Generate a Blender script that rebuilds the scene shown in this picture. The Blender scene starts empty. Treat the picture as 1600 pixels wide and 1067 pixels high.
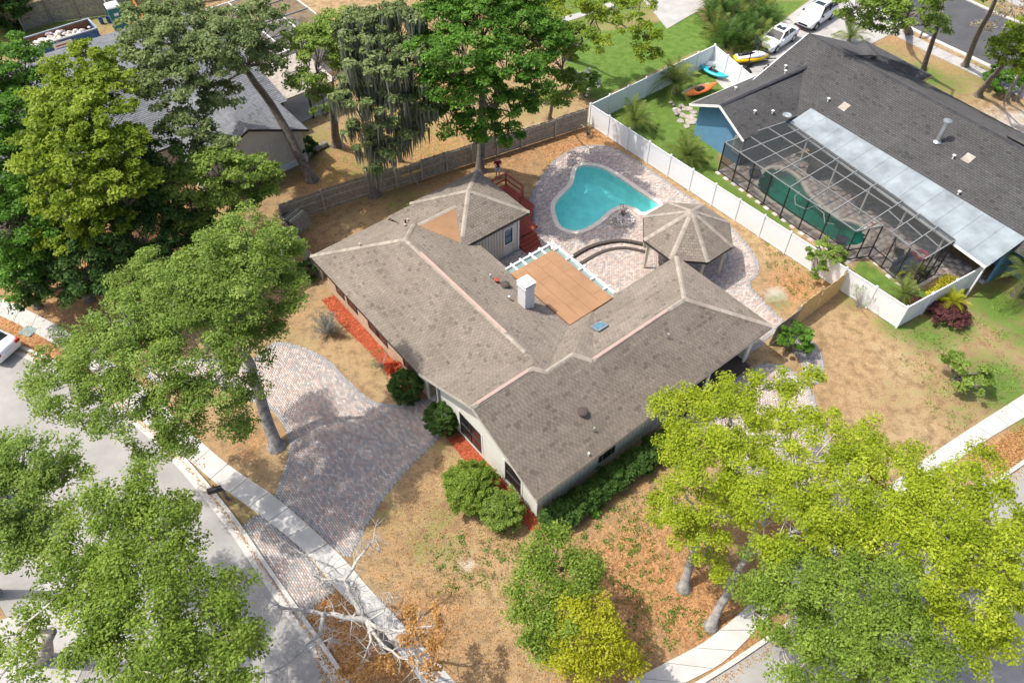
import bpy, bmesh, math, random
import numpy as np
from mathutils import Vector, Matrix
R = math.radians
random.seed(7); rng = np.random.default_rng(11)
S = bpy.context.scene
C = S.collection
# ---------------------------------------------------------------- camera, sky, sun, exposure
CAM_H = 34.5; PITCH = R(49.55); FPX = 1188.0          # aerial camera, 34.5 m above the street
cd = bpy.data.cameras.new('camera'); cam = bpy.data.objects.new('camera', cd); C.objects.link(cam)
cam.location = (0, 0, CAM_H); cam.rotation_euler = (R(90) - PITCH, 0, 0)
cd.sensor_width = 36; cd.lens = FPX / 1600 * 36; cd.clip_start = .5; cd.clip_end = 3000
S.camera = cam
w = bpy.data.worlds.new('World'); S.world = w; w.use_nodes = True
nt = w.node_tree; bg = nt.nodes['Background']
sky = nt.nodes.new('ShaderNodeTexSky'); sky.sky_type = 'NISHITA'; sky.sun_disc = False
SUN = Vector((-0.56, 0.03, 1.0)).normalized()            # towards the sun
sky.sun_elevation = math.asin(SUN.z); sky.sun_rotation = math.atan2(SUN.x, SUN.y)
sky.air_density = .8; sky.dust_density = 4.0
nt.links.new(sky.outputs[0], bg.inputs[0]); bg.inputs[1].default_value = 0.15
sd = bpy.data.lights.new('sun', 'SUN'); sd.energy = 2.9; sd.angle = R(0.6); sd.color = (1, .96, .89)
so = bpy.data.objects.new('sun', sd); C.objects.link(so); so.location = (-30, 0, 60)
so.rotation_euler = SUN.to_track_quat('Z', 'Y').to_euler()
S.view_settings.view_transform = 'Standard'; S.view_settings.look = 'None'
S.view_settings.gamma = 1; S.view_settings.exposure = 0.70; S.view_settings.use_curve_mapping = False
S.render.engine = 'CYCLES'; S.cycles.max_bounces = 6; S.cycles.transparent_max_bounces = 12

# ---------------------------------------------------------------- survey helpers
cp, sp = math.cos(PITCH), math.sin(PITCH)
def G(px, py, z=0.0):
    """place on the plot read off the 1600 px survey picture, at height z"""
    u = (px - 800) / FPX; v = (533.5 - py) / FPX
    d = (u, cp + v * sp, -sp + v * cp); t = (z - CAM_H) / d[2]
    return (d[0] * t, d[1] * t, z)
O = G(838, 783, 2.9); TH = R(39); NO = G(1122, 268); NT = R(34)
def UV(u, v, z=0.0):                                     # the main house's own axes
    return (O[0] + u * math.cos(TH) - v * math.sin(TH), O[1] + u * math.sin(TH) + v * math.cos(TH), z)
def toUV(p):
    x, y = p[0] - O[0], p[1] - O[1]
    return (x * math.cos(TH) + y * math.sin(TH), -x * math.sin(TH) + y * math.cos(TH))
def NV(u, v, z=0.0):                                     # the neighbour's axes
    return (NO[0] + u * math.cos(NT) - v * math.sin(NT), NO[1] + u * math.sin(NT) + v * math.cos(NT), z)

# ---------------------------------------------------------------- materials
MATS = {}
def nd(nt, t, **kw):
    n = nt.nodes.new(t)
    for k, v in kw.items():
        if k in n.inputs: n.inputs[k].default_value = v
        else: setattr(n, k, v)
    return n
def ramp(nt, stops):
    n = nt.nodes.new('ShaderNodeValToRGB'); e = n.color_ramp.elements
    while len(e) < len(stops): e.new(.5)
    for i, (p, c) in enumerate(stops): e[i].position = p; e[i].color = (*c, 1) if len(c) == 3 else c
    return n
def mat(name, col, rough=.7, noise=.25, scale=6.0, bump=.0, bscale=40., metal=0., spec=.4, detail=6, col2=None, attr=None, coord='Object'):
    """principled surface; colour wanders between col and col2 (or +-noise); attr = tone attribute ramp"""
    if name in MATS: return MATS[name]
    m = bpy.data.materials.new(name); m.use_nodes = True; t = m.node_tree; L = t.links
    b = t.nodes['Principled BSDF']; b.inputs['Roughness'].default_value = rough; b.inputs['Metallic'].default_value = metal
    b.inputs['Specular IOR Level'].default_value = spec
    tc = nd(t, 'ShaderNodeTexCoord')
    n = nd(t, 'ShaderNodeTexNoise', Scale=scale, Detail=detail, Roughness=.62); L.new(tc.outputs[coord], n.inputs['Vector'])
    lo = tuple(c * (1 - noise) for c in col); hi = tuple(min(1, c * (1 + noise)) for c in (col2 or col))
    r = ramp(t, [(.3, lo), (.7, hi)]); L.new(n.outputs[0], r.inputs[0]); out = r.outputs[0]
    if attr:
        a = nd(t, 'ShaderNodeAttribute', attribute_name=attr, attribute_type='GEOMETRY')
        mx = nd(t, 'ShaderNodeMix', data_type='RGBA', blend_type='MULTIPLY'); mx.inputs[0].default_value = 1
        L.new(out, mx.inputs[6]); L.new(a.outputs['Color'], mx.inputs[7]); out = mx.outputs[2]
    L.new(out, b.inputs['Base Color'])
    if bump:
        n2 = nd(t, 'ShaderNodeTexNoise', Scale=bscale, Detail=4); L.new(tc.outputs[coord], n2.inputs['Vector'])
        bp = nd(t, 'ShaderNodeBump', Strength=bump, Distance=.02); L.new(n2.outputs[0], bp.inputs['Height']); L.new(bp.outputs[0], b.inputs['Normal'])
    MATS[name] = m; return m
def leafmat(name, stops, trans=.48, rough=.55):
    m = bpy.data.materials.new(name); m.use_nodes = True; t = m.node_tree; L = t.links
    b = t.nodes['Principled BSDF']; b.inputs['Roughness'].default_value = rough; b.inputs['Specular IOR Level'].default_value = .25
    a = nd(t, 'ShaderNodeAttribute', attribute_name='tone', attribute_type='GEOMETRY')
    r = ramp(t, stops); L.new(a.outputs['Fac'], r.inputs[0]); L.new(r.outputs[0], b.inputs['Base Color'])
    tr = nd(t, 'ShaderNodeBsdfTranslucent'); L.new(r.outputs[0], tr.inputs[0])
    mx = nd(t, 'ShaderNodeMixShader'); mx.inputs[0].default_value = trans
    o = t.nodes['Material Output']
    L.new(b.outputs[0], mx.inputs[1]); L.new(tr.outputs[0], mx.inputs[2]); L.new(mx.outputs[0], o.inputs[0])
    MATS[name] = m; return m
def glass(name, col, mixf=.25, rough=.05):
    m = bpy.data.materials.new(name); m.use_nodes = True; t = m.node_tree; L = t.links
    b = t.nodes['Principled BSDF']; b.inputs['Base Color'].default_value = (*col, 1); b.inputs['Roughness'].default_value = rough
    MATS[name] = m; return m

# ---------------------------------------------------------------- mesh builder
class MB:
    def __init__(s): s.V = []; s.F = []; s.T = []
    def poly(s, pts, tone=None):
        k = len(s.V); s.V += [tuple(p) for p in pts]; s.F.append(tuple(range(k, k + len(pts)))); s.T.append(tone); return s
    def box(s, x0, x1, y0, y1, z0, z1): return s.prism([(x0, y0), (x1, y0), (x1, y1), (x0, y1)], z0, z1)
    def hexa(s, p):                                       # 8 points, bottom 4 then top 4
        k = len(s.V); s.V += [tuple(q) for q in p]
        for f in ((3, 2, 1, 0), (4, 5, 6, 7), (0, 1, 5, 4), (1, 2, 6, 5), (2, 3, 7, 6), (3, 0, 4, 7)):
            s.F.append(tuple(k + i for i in f)); s.T.append(None)
        return s
    def prism(s, pts, z0, z1, tone=None):
        a = sum(pts[i - 1][0] * pts[i][1] - pts[i][0] * pts[i - 1][1] for i in range(len(pts)))
        if a < 0: pts = pts[::-1]
        k = len(s.V); n = len(pts); f0 = z0 if callable(z0) else (lambda x, y: z0); f1 = z1 if callable(z1) else (lambda x, y: z1)
        s.V += [(p[0], p[1], f0(*p[:2])) for p in pts] + [(p[0], p[1], f1(*p[:2])) for p in pts]
        s.F += [tuple(range(k + n - 1, k - 1, -1)), tuple(range(k + n, k + 2 * n))] + [(k + i, k + (i + 1) % n, k + n + (i + 1) % n, k + n + i) for i in range(n)]
        s.T += [tone] * (n + 2); return s
    def bar(s, a, b, w=.05, h=None, up=(0, 0, 1)):       # square bar from a to b
        a = Vector(a); b = Vector(b); h = h or w; d = (b - a).normalized(); u = Vector(up)
        if abs(d.dot(u)) > .95: u = Vector((1, 0, 0))
        x = d.cross(u).normalized() * w / 2; y = x.cross(d).normalized() * h / 2
        return s.hexa([a - x - y, a + x - y, a + x + y, a - x + y, b - x - y, b + x - y, b + x + y, b - x + y])
    def tube(s, path, rad, n=6, cap=True):
        path = [Vector(p) for p in path]; k = len(s.V); m = len(path)
        if not hasattr(rad, '__len__'): rad = [rad] * m
        for i, p in enumerate(path):
            d = (path[min(i + 1, m - 1)] - path[max(i - 1, 0)]).normalized()
            u = Vector((1, 0, 0)) if abs(d.x) < .8 else Vector((0, 1, 0))
            x = d.cross(u).normalized(); y = d.cross(x)
            for j in range(n):
                a = 2 * math.pi * j / n; s.V.append(tuple(p + (x * math.cos(a) + y * math.sin(a)) * rad[i]))
        for i in range(m - 1):
            for j in range(n):
                s.F.append((k + i * n + j, k + (i + 1) * n + j, k + (i + 1) * n + (j + 1) % n, k + i * n + (j + 1) % n)); s.T.append(None)
        if cap:
            s.F.append(tuple(k + j for j in range(n))); s.F.append(tuple(k + (m - 1) * n + n - 1 - j for j in range(n))); s.T += [None, None]
        return s
    def lathe(s, prof, n=16, c=(0, 0, 0)):
        k = len(s.V); m = len(prof)
        for r, z in prof:
            for j in range(n):
                a = 2 * math.pi * j / n; s.V.append((c[0] + r * math.cos(a), c[1] + r * math.sin(a), c[2] + z))
        for i in range(m - 1):
            for j in range(n): s.F.append((k + i * n + j, k + i * n + (j + 1) % n, k + (i + 1) * n + (j + 1) % n, k + (i + 1) * n + j)); s.T.append(None)
        s.F += [tuple(k + n - 1 - j for j in range(n)), tuple(k + (m - 1) * n + j for j in range(n))]; s.T += [None, None]; return s
    def loft(s, secs, cap=True):                          # list of equal-length closed sections
        k = len(s.V); n = len(secs[0]); m = len(secs)
        for q in secs: s.V += [tuple(p) for p in q]
        for i in range(m - 1):
            for j in range(n): s.F.append((k + i * n + j, k + i * n + (j + 1) % n, k + (i + 1) * n + (j + 1) % n, k + (i + 1) * n + j)); s.T.append(None)
        if cap: s.F += [tuple(k + n - 1 - j for j in range(n)), tuple(k + (m - 1) * n + j for j in range(n))]; s.T += [None, None]
        return s
    def mesh(s, name, smooth=False):
        me = bpy.data.meshes.new(name); me.from_pydata([tuple(v) for v in s.V], [], s.F)
        if any(t is not None for t in s.T):
            at = me.attributes.new('col', 'FLOAT_COLOR', 'FACE')
            at.data.foreach_set('color', np.array([(*(t or (1, 1, 1)), 1) for t in s.T], dtype=np.float32).ravel())
        if smooth: me.polygons.foreach_set('use_smooth', [True] * len(me.polygons))
        me.update(); return me
    def build(s, name, m, parent=None, off=(0, 0, 0), smooth=False, kind=None):
        if any(off): s.V = [(x - off[0], y - off[1], z - off[2]) for x, y, z in s.V]
        me = s.mesh(name, smooth); me.materials.append(MATS[m] if isinstance(m, str) else m)
        return link(name, me, parent, kind)
def link(name, me, parent=None, kind=None):
    o = bpy.data.objects.new(name, me); C.objects.link(o); o.parent = parent
    if kind: o['kind'] = kind
    return o
def thing(name, label, cat, loc=(0, 0, 0), rz=0, group=None):
    o = bpy.data.objects.new(name, None); C.objects.link(o); o.location = loc; o.rotation_euler = (0, 0, rz); o.empty_display_size = .3
    return tag(o, label, cat, group)
def tag(o, label, cat, group=None):
    o['label'] = label; o['category'] = cat
    if group: o['group'] = group
    return o
def copy_tree(o, parent=None):
    c = o.copy(); C.objects.link(c); c.parent = parent
    for ch in list(o.children): copy_tree(ch, c)
    return c
def npmesh(name, V, F, smooth=False, tone=None, col=None):
    """fast mesh from numpy arrays: V (n,3), F (m,4) or (m,3)"""
    me = bpy.data.meshes.new(name); n, k = F.shape
    me.vertices.add(len(V)); me.vertices.foreach_set('co', np.ascontiguousarray(V, dtype=np.float32).ravel())
    me.loops.add(n * k); me.loops.foreach_set('vertex_index', np.ascontiguousarray(F, dtype=np.int32).ravel())
    me.polygons.add(n); me.polygons.foreach_set('loop_start', np.arange(0, n * k, k, dtype=np.int32)); me.polygons.foreach_set('loop_total', np.full(n, k, dtype=np.int32))
    if tone is not None:
        a = me.attributes.new('tone', 'FLOAT', 'FACE'); a.data.foreach_set('value', tone.astype(np.float32))
    if col is not None:
        a = me.attributes.new('col', 'FLOAT_COLOR', 'FACE'); a.data.foreach_set('color', np.c_[col, np.ones(len(col))].astype(np.float32).ravel())
    me.update(calc_edges=True); me.validate(); return me
# polygon tools
def inside(P, poly):
    x, y = P[:, 0], P[:, 1]; r = np.zeros(len(P), bool); n = len(poly)
    for i in range(n):
        (x0, y0), (x1, y1) = poly[i - 1][:2], poly[i][:2]
        if y0 == y1: continue
        r ^= ((y0 > y) != (y1 > y)) & (x < (x1 - x0) * (y - y0) / (y1 - y0) + x0)
    return r
def edgedist(P, poly):
    d = np.full(len(P), 1e9); n = len(poly)
    for i in range(n):
        a = np.array(poly[i - 1][:2]); b = np.array(poly[i][:2]); ab = b - a
        t = np.clip(((P - a) @ ab) / max(ab @ ab, 1e-9), 0, 1); d = np.minimum(d, np.linalg.norm(P - a - t[:, None] * ab, axis=1))
    return d
def smooth_line(pts, n=6, closed=False):                  # Catmull-Rom through the points
    P = [np.array(p[:2], float) for p in pts]; out = []; m = len(P)
    for i in range(m if closed else m - 1):
        p0, p1, p2, p3 = (P[(i + k) % m] if closed else P[min(max(i + k, 0), m - 1)] for k in (-1, 0, 1, 2))
        for t in np.linspace(0, 1, n, endpoint=False):
            out.append(tuple(.5 * ((2 * p1) + (p2 - p0) * t + (2 * p0 - 5 * p1 + 4 * p2 - p3) * t * t + (3 * p1 - p0 - 3 * p2 + p3) * t ** 3)))
    if not closed: out.append(tuple(P[-1]))
    return out
def offset_line(pts, d):
    out = []; n = len(pts)
    for i in range(n):
        a = np.array(pts[max(i - 1, 0)]); b = np.array(pts[min(i + 1, n - 1)]); t = b - a; t = t / np.linalg.norm(t)
        out.append((pts[i][0] - t[1] * d, pts[i][1] + t[0] * d))
    return out
def clip_half(poly, a, b, c):                             # keep a*x+b*y+c >= 0 (points may carry more coords)
    out = []; n = len(poly)
    for i in range(n):
        p, q = poly[i - 1], poly[i]; dp = a * p[0] + b * p[1] + c; dq = a * q[0] + b * q[1] + c
        if (dp >= 0) != (dq >= 0):
            t = dp / (dp - dq); out.append(tuple(p[k] + (q[k] - p[k]) * t for k in range(len(p))))
        if dq >= 0: out.append(q)
    return out
def area(p): return .5 * sum(p[i - 1][0] * p[i][1] - p[i][0] * p[i - 1][1] for i in range(len(p)))
def clip_convex(poly, cv):
    if area(cv) < 0: cv = cv[::-1]
    for i in range(len(cv)):
        (x0, y0), (x1, y1) = cv[i - 1][:2], cv[i][:2]
        poly = clip_half(poly, -(y1 - y0), x1 - x0, (y1 - y0) * x0 - (x1 - x0) * y0)
        if len(poly) < 3: return []
    return poly

mat('concrete', (.47, .455, .42), .85, .15, .8, .25, 30)
mat('concrete_old', (.37, .355, .33), .9, .16, .9, .3, 30)
mat('kerb_concrete', (.50, .47, .42), .85, .16, 2., .25, 30)
mat('asphalt', (.30, .288, .265), .9, .2, .4, .4, 60)
mat('asphalt_dark', (.075, .075, .078), .9, .2, .6, .4, 60)
mat('joint_sand', (.20, .185, .165), .95, .3, 5)
mat('paver', (1, 1, 1), .85, .12, 9, .3, 60, attr='col')
mat('shingle', (.94, .93, .92), .92, .2, .55, .5, 90, attr='col', spec=.2)
mat('siding_cream', (.62, .61, .54), .7, .06, 2)
mat('siding_tan', (.56, .50, .40), .7, .08, 3)
mat('brick_tan', (.55, .40, .28), .85, .25, 8, .4, 30)
mat('trim_white', (.78, .77, .73), .55, .05, 3)
mat('soffit', (.5, .47, .4), .7, .08, 3)
mat('dark_trim', (.035, .032, .03), .5, .2, 4)
mat('pane_dark', (.02, .024, .028), .12, .2, 2, spec=.8)
mat('pane_blue', (.10, .20, .26), .05, .2, 2, spec=.8)
mat('pane_teal', (.20, .28, .26), .08, .15, 2, spec=.8)
mat('plywood', (.31, .175, .09), .85, .14, 1.1, .2, 40)
mat('plywood_joint', (.26, .145, .075), .9, .2, 4)
mat('ridge_pink', (.42, .30, .25), .6, .08, 3)
mat('chimney_white', (.66, .66, .64), .8, .10, 6, .4, 30)
mat('deck_red', (.30, .055, .03), .75, .22, 6, .3, 40)
mat('vinyl', (.76, .775, .775), .4, .07, .9)
mat('wood_grey', (.29, .255, .20), .92, .35, 5, .5, 30)
mat('wood_rail', (.40, .355, .28), .92, .25, 5, .4, 30)
mat('wood_yellow', (.58, .41, .17), .85, .18, 5, .4, 30)
mat('wood_cream', (.55, .52, .38), .8, .12, 5, .3, 30)
mat('blue_stucco', (.12, .27, .42), .8, .08, 2, .3, 60)
mat('metal_roof', (.25, .285, .30), .5, .30, .7, .1, 10)
mat('cage_metal', (.22, .225, .22), .45, .08, 3)
mat('cage_bronze', (.03, .028, .026), .5, .1, 3)
mat('galv', (.55, .57, .58), .35, .1, 5, metal=.8)
mat('black', (.015, .015, .016), .5, .2, 5)
mat('rubber', (.02, .02, .02), .8, .2, 5)
mat('car_white', (.80, .81, .82), .25, .02, 2, spec=.6)
mat('chrome', (.6, .6, .6), .2, .05, 2, metal=1.)
mat('lamp', (.7, .72, .74), .15, .05, 5)
mat('lamp_red', (.35, .02, .02), .2, .05, 5)
mat('plaster_pool', (.80, .90, .87), .7, .12, 1.2)
mat('plaster_pool_dark', (.24, .52, .46), .7, .15, .9)
mat('coping', (.70, .63, .52), .8, .08, 5, .2, 30)
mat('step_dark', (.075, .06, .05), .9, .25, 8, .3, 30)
mat('bark', (.17, .145, .12), .95, .5, 5, .8, 20)
mat('bark_light', (.27, .25, .225), .95, .55, 4, .7, 25)
mat('mulch_red', (.36, .065, .028), .95, .35, 9, .8, 40, col2=(.46, .115, .05))
mat('twig_pale', (.46, .44, .40), .95, .2, 8)
mat('stone', (.34, .30, .25), .9, .3, 3, .5, 20)
# ================================================================ the setting
# pool outlines come first: the ground sheet is cut open for their basins
PO = smooth_line([G(*p) for p in [(868, 318), (893, 290), (898, 272), (903, 262), (920, 259), (945, 265), (975, 283), (1005, 304), (1029, 320), (1012, 331), (1003, 333), (990, 325), (970, 322), (950, 332), (932, 348), (905, 361), (882, 358), (871, 345)]], 5, True)
NPO = smooth_line([NV(*p) for p in [(3.41, -1.9), (1.9, -2.3), (.85, -3.3), (.8, -5.5), (.9, -7.9), (1.25, -10.2), (1.9, -11.0), (3.0, -11.0), (3.8, -10.2), (3.6, -9.3), (3.1, -8.6), (3.2, -7), (3.5, -5.4), (4.2, -4.0), (4.2, -2.6)]], 4, True)
def ground():
    fx = np.r_[-600, -300, -150, -90, np.arange(-60, 66, .5), 95, 160, 300, 600]
    fy = np.r_[-300, -120, -50, -20, np.arange(-2, 92, .5), 110, 160, 300, 700]
    X, Y = np.meshgrid(fx, fy); n, m = X.shape
    P = np.c_[X.ravel(), Y.ravel()]
    V = np.c_[P, np.zeros(len(P))]
    i = np.arange((n - 1) * (m - 1)); r, c = i // (m - 1), i % (m - 1); a = r * m + c
    F = np.c_[a, a + 1, a + m + 1, a + m]
    cut = np.zeros(len(P), bool)
    for h in (PO, NPO): cut |= inside(P, h) | (edgedist(P, h) < .4)
    F = F[~cut[F].any(1)]
    me = npmesh('ground', V, F)
    def field(polys, spots):
        f = np.zeros(len(P))
        for poly, val, soft in polys:
            q = [G(*p)[:2] for p in poly]; d = edgedist(P, q); s = np.where(inside(P, q), d, -d)
            f = np.maximum(f, val * np.clip(.5 + s / soft, 0, 1))
        for px, py, rad, val in spots:
            g = G(px, py); f = np.maximum(f, val * np.exp(-((P[:, 0] - g[0]) ** 2 + (P[:, 1] - g[1]) ** 2) / rad ** 2))
        return f
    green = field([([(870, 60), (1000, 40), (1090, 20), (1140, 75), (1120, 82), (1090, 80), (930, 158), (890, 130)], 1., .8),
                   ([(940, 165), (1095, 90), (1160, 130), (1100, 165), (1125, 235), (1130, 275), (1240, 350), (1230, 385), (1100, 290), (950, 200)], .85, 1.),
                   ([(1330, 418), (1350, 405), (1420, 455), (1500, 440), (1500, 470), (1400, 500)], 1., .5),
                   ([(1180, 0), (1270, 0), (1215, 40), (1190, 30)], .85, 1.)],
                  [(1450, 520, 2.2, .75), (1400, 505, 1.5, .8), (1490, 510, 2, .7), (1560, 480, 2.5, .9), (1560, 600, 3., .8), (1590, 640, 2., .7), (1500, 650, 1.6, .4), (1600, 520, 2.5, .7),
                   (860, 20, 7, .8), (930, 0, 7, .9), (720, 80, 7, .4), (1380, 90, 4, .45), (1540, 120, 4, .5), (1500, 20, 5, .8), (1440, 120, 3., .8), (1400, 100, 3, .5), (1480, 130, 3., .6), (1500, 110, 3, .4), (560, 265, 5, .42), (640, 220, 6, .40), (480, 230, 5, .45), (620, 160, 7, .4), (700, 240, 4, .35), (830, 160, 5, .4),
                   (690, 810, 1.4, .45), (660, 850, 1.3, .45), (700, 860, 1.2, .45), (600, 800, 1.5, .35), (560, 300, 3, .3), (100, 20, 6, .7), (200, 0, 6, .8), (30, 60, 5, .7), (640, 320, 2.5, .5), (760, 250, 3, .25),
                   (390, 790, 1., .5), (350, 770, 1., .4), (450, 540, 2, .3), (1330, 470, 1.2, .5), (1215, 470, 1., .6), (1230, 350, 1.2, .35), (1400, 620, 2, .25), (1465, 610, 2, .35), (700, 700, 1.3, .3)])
    litter_shade = field([([(0, 470), (80, 510), (160, 560), (330, 720), (300, 720), (130, 590), (40, 555), (0, 520)], 1., .8),
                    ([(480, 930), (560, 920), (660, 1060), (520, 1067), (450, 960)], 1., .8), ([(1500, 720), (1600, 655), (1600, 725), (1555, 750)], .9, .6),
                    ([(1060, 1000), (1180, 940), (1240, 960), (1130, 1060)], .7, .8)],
                   [(1000, 900, 4., .8), (1080, 950, 3., .9), (950, 1010, 3, .8), (1040, 850, 3, .6), (880, 225, 4, .75), (800, 240, 4, .6), (930, 215, 3, .8), (1240, 450, 2.2, .7), (1290, 440, 1.5, .6), (470, 390, 2.5, .55), (600, 230, 6, .75), (520, 270, 4, .75), (680, 240, 5, .75), (640, 140, 6, .7), (160, 420, 8, .7), (80, 330, 9, .7), (260, 380, 6, .7),  # brown spots behind the back fence also paint in the trees' shade
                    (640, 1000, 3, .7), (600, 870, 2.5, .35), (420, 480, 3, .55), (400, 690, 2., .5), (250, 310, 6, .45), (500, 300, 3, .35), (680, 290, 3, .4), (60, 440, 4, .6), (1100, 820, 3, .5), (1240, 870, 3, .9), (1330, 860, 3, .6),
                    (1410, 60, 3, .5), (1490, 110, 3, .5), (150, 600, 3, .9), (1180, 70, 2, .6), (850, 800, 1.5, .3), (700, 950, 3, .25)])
    pale = field([], [(1212, 462, .8, .9), (728, 882, .5, .7), (800, 215, 2., .35), (1420, 560, 5, .14), (1330, 600, 6, .1), (1480, 540, 3, .2), (1590, 195, 3, .7), (1450, 640, 4, .12), (840, 205, 1.5, .5)])
    for k, f in (('green', green), ('litter_shade', litter_shade), ('pale', pale)):
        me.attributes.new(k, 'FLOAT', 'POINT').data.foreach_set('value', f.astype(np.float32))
    m = bpy.data.materials.new('dry_lawn'); m.use_nodes = True; t = m.node_tree; L = t.links; b = t.nodes['Principled BSDF']
    b.inputs['Roughness'].default_value = .95; b.inputs['Specular IOR Level'].default_value = .1
    tc = nd(t, 'ShaderNodeTexCoord')
    def noise(s, d=8, ro=.65):
        n = nd(t, 'ShaderNodeTexNoise', Scale=s, Detail=d, Roughness=ro); L.new(tc.outputs['Object'], n.inputs['Vector']); return n.outputs[0]
    def mixc(f, a, b_):
        x = nd(t, 'ShaderNodeMix', data_type='RGBA'); L.new(f, x.inputs[0]); L.new(a, x.inputs[6]); L.new(b_, x.inputs[7]); return x.outputs[2]
    def rmp(f, st): r = ramp(t, st); L.new(f, r.inputs[0]); return r.outputs[0]
    fine = noise(14, 6, .8); mid = noise(1.7, 6); big = noise(.25, 5)
    base = mixc(rmp(big, [(.38, (0, 0, 0)), (.62, (1, 1, 1))]), rmp(fine, [(.28, (.20, .125, .065)), (.5, (.36, .235, .12)), (.72, (.56, .40, .23))]), rmp(fine, [(.28, (.21, .145, .075)), (.5, (.40, .285, .15)), (.72, (.60, .47, .28))]))
    base = mixc(rmp(mid, [(.36, (.85, .85, .85)), (.56, (0, 0, 0))]), base, rmp(fine, [(.3, (.13, .085, .045)), (.7, (.29, .195, .105))]))
    vor = nd(t, 'ShaderNodeTexVoronoi', Scale=9.); L.new(tc.outputs['Object'], vor.inputs['Vector'])
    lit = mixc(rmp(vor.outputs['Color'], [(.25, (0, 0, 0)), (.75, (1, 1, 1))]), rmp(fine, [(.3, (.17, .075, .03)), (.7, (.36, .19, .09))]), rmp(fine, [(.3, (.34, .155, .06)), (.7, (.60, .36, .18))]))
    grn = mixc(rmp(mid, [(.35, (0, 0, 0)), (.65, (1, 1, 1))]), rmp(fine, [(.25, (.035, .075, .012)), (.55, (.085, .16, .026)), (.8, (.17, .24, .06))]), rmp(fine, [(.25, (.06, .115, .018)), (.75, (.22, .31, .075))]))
    sandc = rmp(fine, [(.3, (.38, .33, .27)), (.7, (.62, .57, .50))])
    def masked(attr, cur, colr, lo=.25, hi=.75, sc=mid):
        a = nd(t, 'ShaderNodeAttribute', attribute_name=attr)
        ad = nd(t, 'ShaderNodeMath', operation='ADD'); L.new(a.outputs['Fac'], ad.inputs[0])
        s1 = nd(t, 'ShaderNodeMath', operation='MULTIPLY_ADD'); L.new(sc, s1.inputs[0]); s1.inputs[1].default_value = 1.5; s1.inputs[2].default_value = -.75
        s2 = nd(t, 'ShaderNodeMath', operation='MULTIPLY_ADD'); L.new(fine, s2.inputs[0]); s2.inputs[1].default_value = .9; s2.inputs[2].default_value = -.45
        ss = nd(t, 'ShaderNodeMath', operation='ADD'); L.new(s1.outputs[0], ss.inputs[0]); L.new(s2.outputs[0], ss.inputs[1]); L.new(ss.outputs[0], ad.inputs[1])
        return mixc(rmp(ad.outputs[0], [(lo, (0, 0, 0)), (hi, (1, 1, 1))]), cur, colr)
    c = masked('litter_shade', base, lit); c = masked('pale', c, sandc); c = masked('green', c, grn)
    L.new(c, b.inputs['Base Color'])
    bp = nd(t, 'ShaderNodeBump', Strength=.9, Distance=.06); L.new(fine, bp.inputs['Height']); L.new(bp.outputs[0], b.inputs['Normal'])
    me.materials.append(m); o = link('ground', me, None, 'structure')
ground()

def strip(name, line, w0, w1, z, m, kind='structure', thick=0.0):
    a = offset_line(line, w0); b = offset_line(line, w1); mb = MB()
    for i in range(len(line) - 1):
        q = [a[i], a[i + 1], b[i + 1], b[i]]
        if thick: mb.prism(q, z - thick, z)
        else: mb.poly([(*p, z) for p in (q if area(q) > 0 else q[::-1])])
    return mb.build(name, m, None, kind=kind)
def GL(pts, n=6): return smooth_line([G(*p) for p in pts], n)
# --- left street: the kerb line bends round the corner
KL = GL([(-330, 470), (-150, 505), (0, 545), (60, 570), (140, 612), (210, 665), (270, 722), (345, 812), (397, 888), (450, 965), (515, 1060), (600, 1200), (760, 1400)], 5)
strip('road', KL, 0, -9.5, .006, 'asphalt')
def kerb(line, side=1, step=12):
    root = MB()
    strip('gutter', line, 0, .42 * side, .012, 'kerb_concrete')
    # raised kerb in cast lengths
    a = offset_line(line, .42 * side); b = offset_line(line, .60 * side)
    k = None
    for i in range(0, len(line) - 1, 2):
        mb = MB()
        for j in range(i, min(i + 2, len(line) - 1)):
            p, q, r, s_ = a[j], a[j + 1], b[j + 1], b[j]
            mb.prism([p, q, r, s_], 0, .13)
        if k is None: k = mb.build('kerb', 'kerb_concrete', None, kind='structure')
        else: mb.build('kerb_stone', 'kerb_concrete', k)
kerb(KL)
KR = GL([(900, 1180), (1000, 1120), (1101, 1067), (1199, 1003), (1330, 910), (1450, 822), (1561, 752), (1640, 700), (1800, 600), (2000, 490)], 5)
strip('road', KR, 0, -9.5, .0075, 'asphalt')
strip('kerb', KR, 0, .2, .13, 'kerb_concrete', thick=.13)
# litter lying in the gutters
def litter_band(line, off, width, n, seed):
    r = np.random.default_rng(seed); P = np.array(line); i = r.integers(0, len(P) - 1, n); t = r.random(n)[:, None]
    c = P[i] * (1 - t) + P[i + 1] * t; d = P[i + 1] - P[i]; d /= np.linalg.norm(d, axis=1)[:, None]; nrm = np.c_[-d[:, 1], d[:, 0]]
    c = c + nrm * (off + r.normal(0, width, n))[:, None]
    return c
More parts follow.
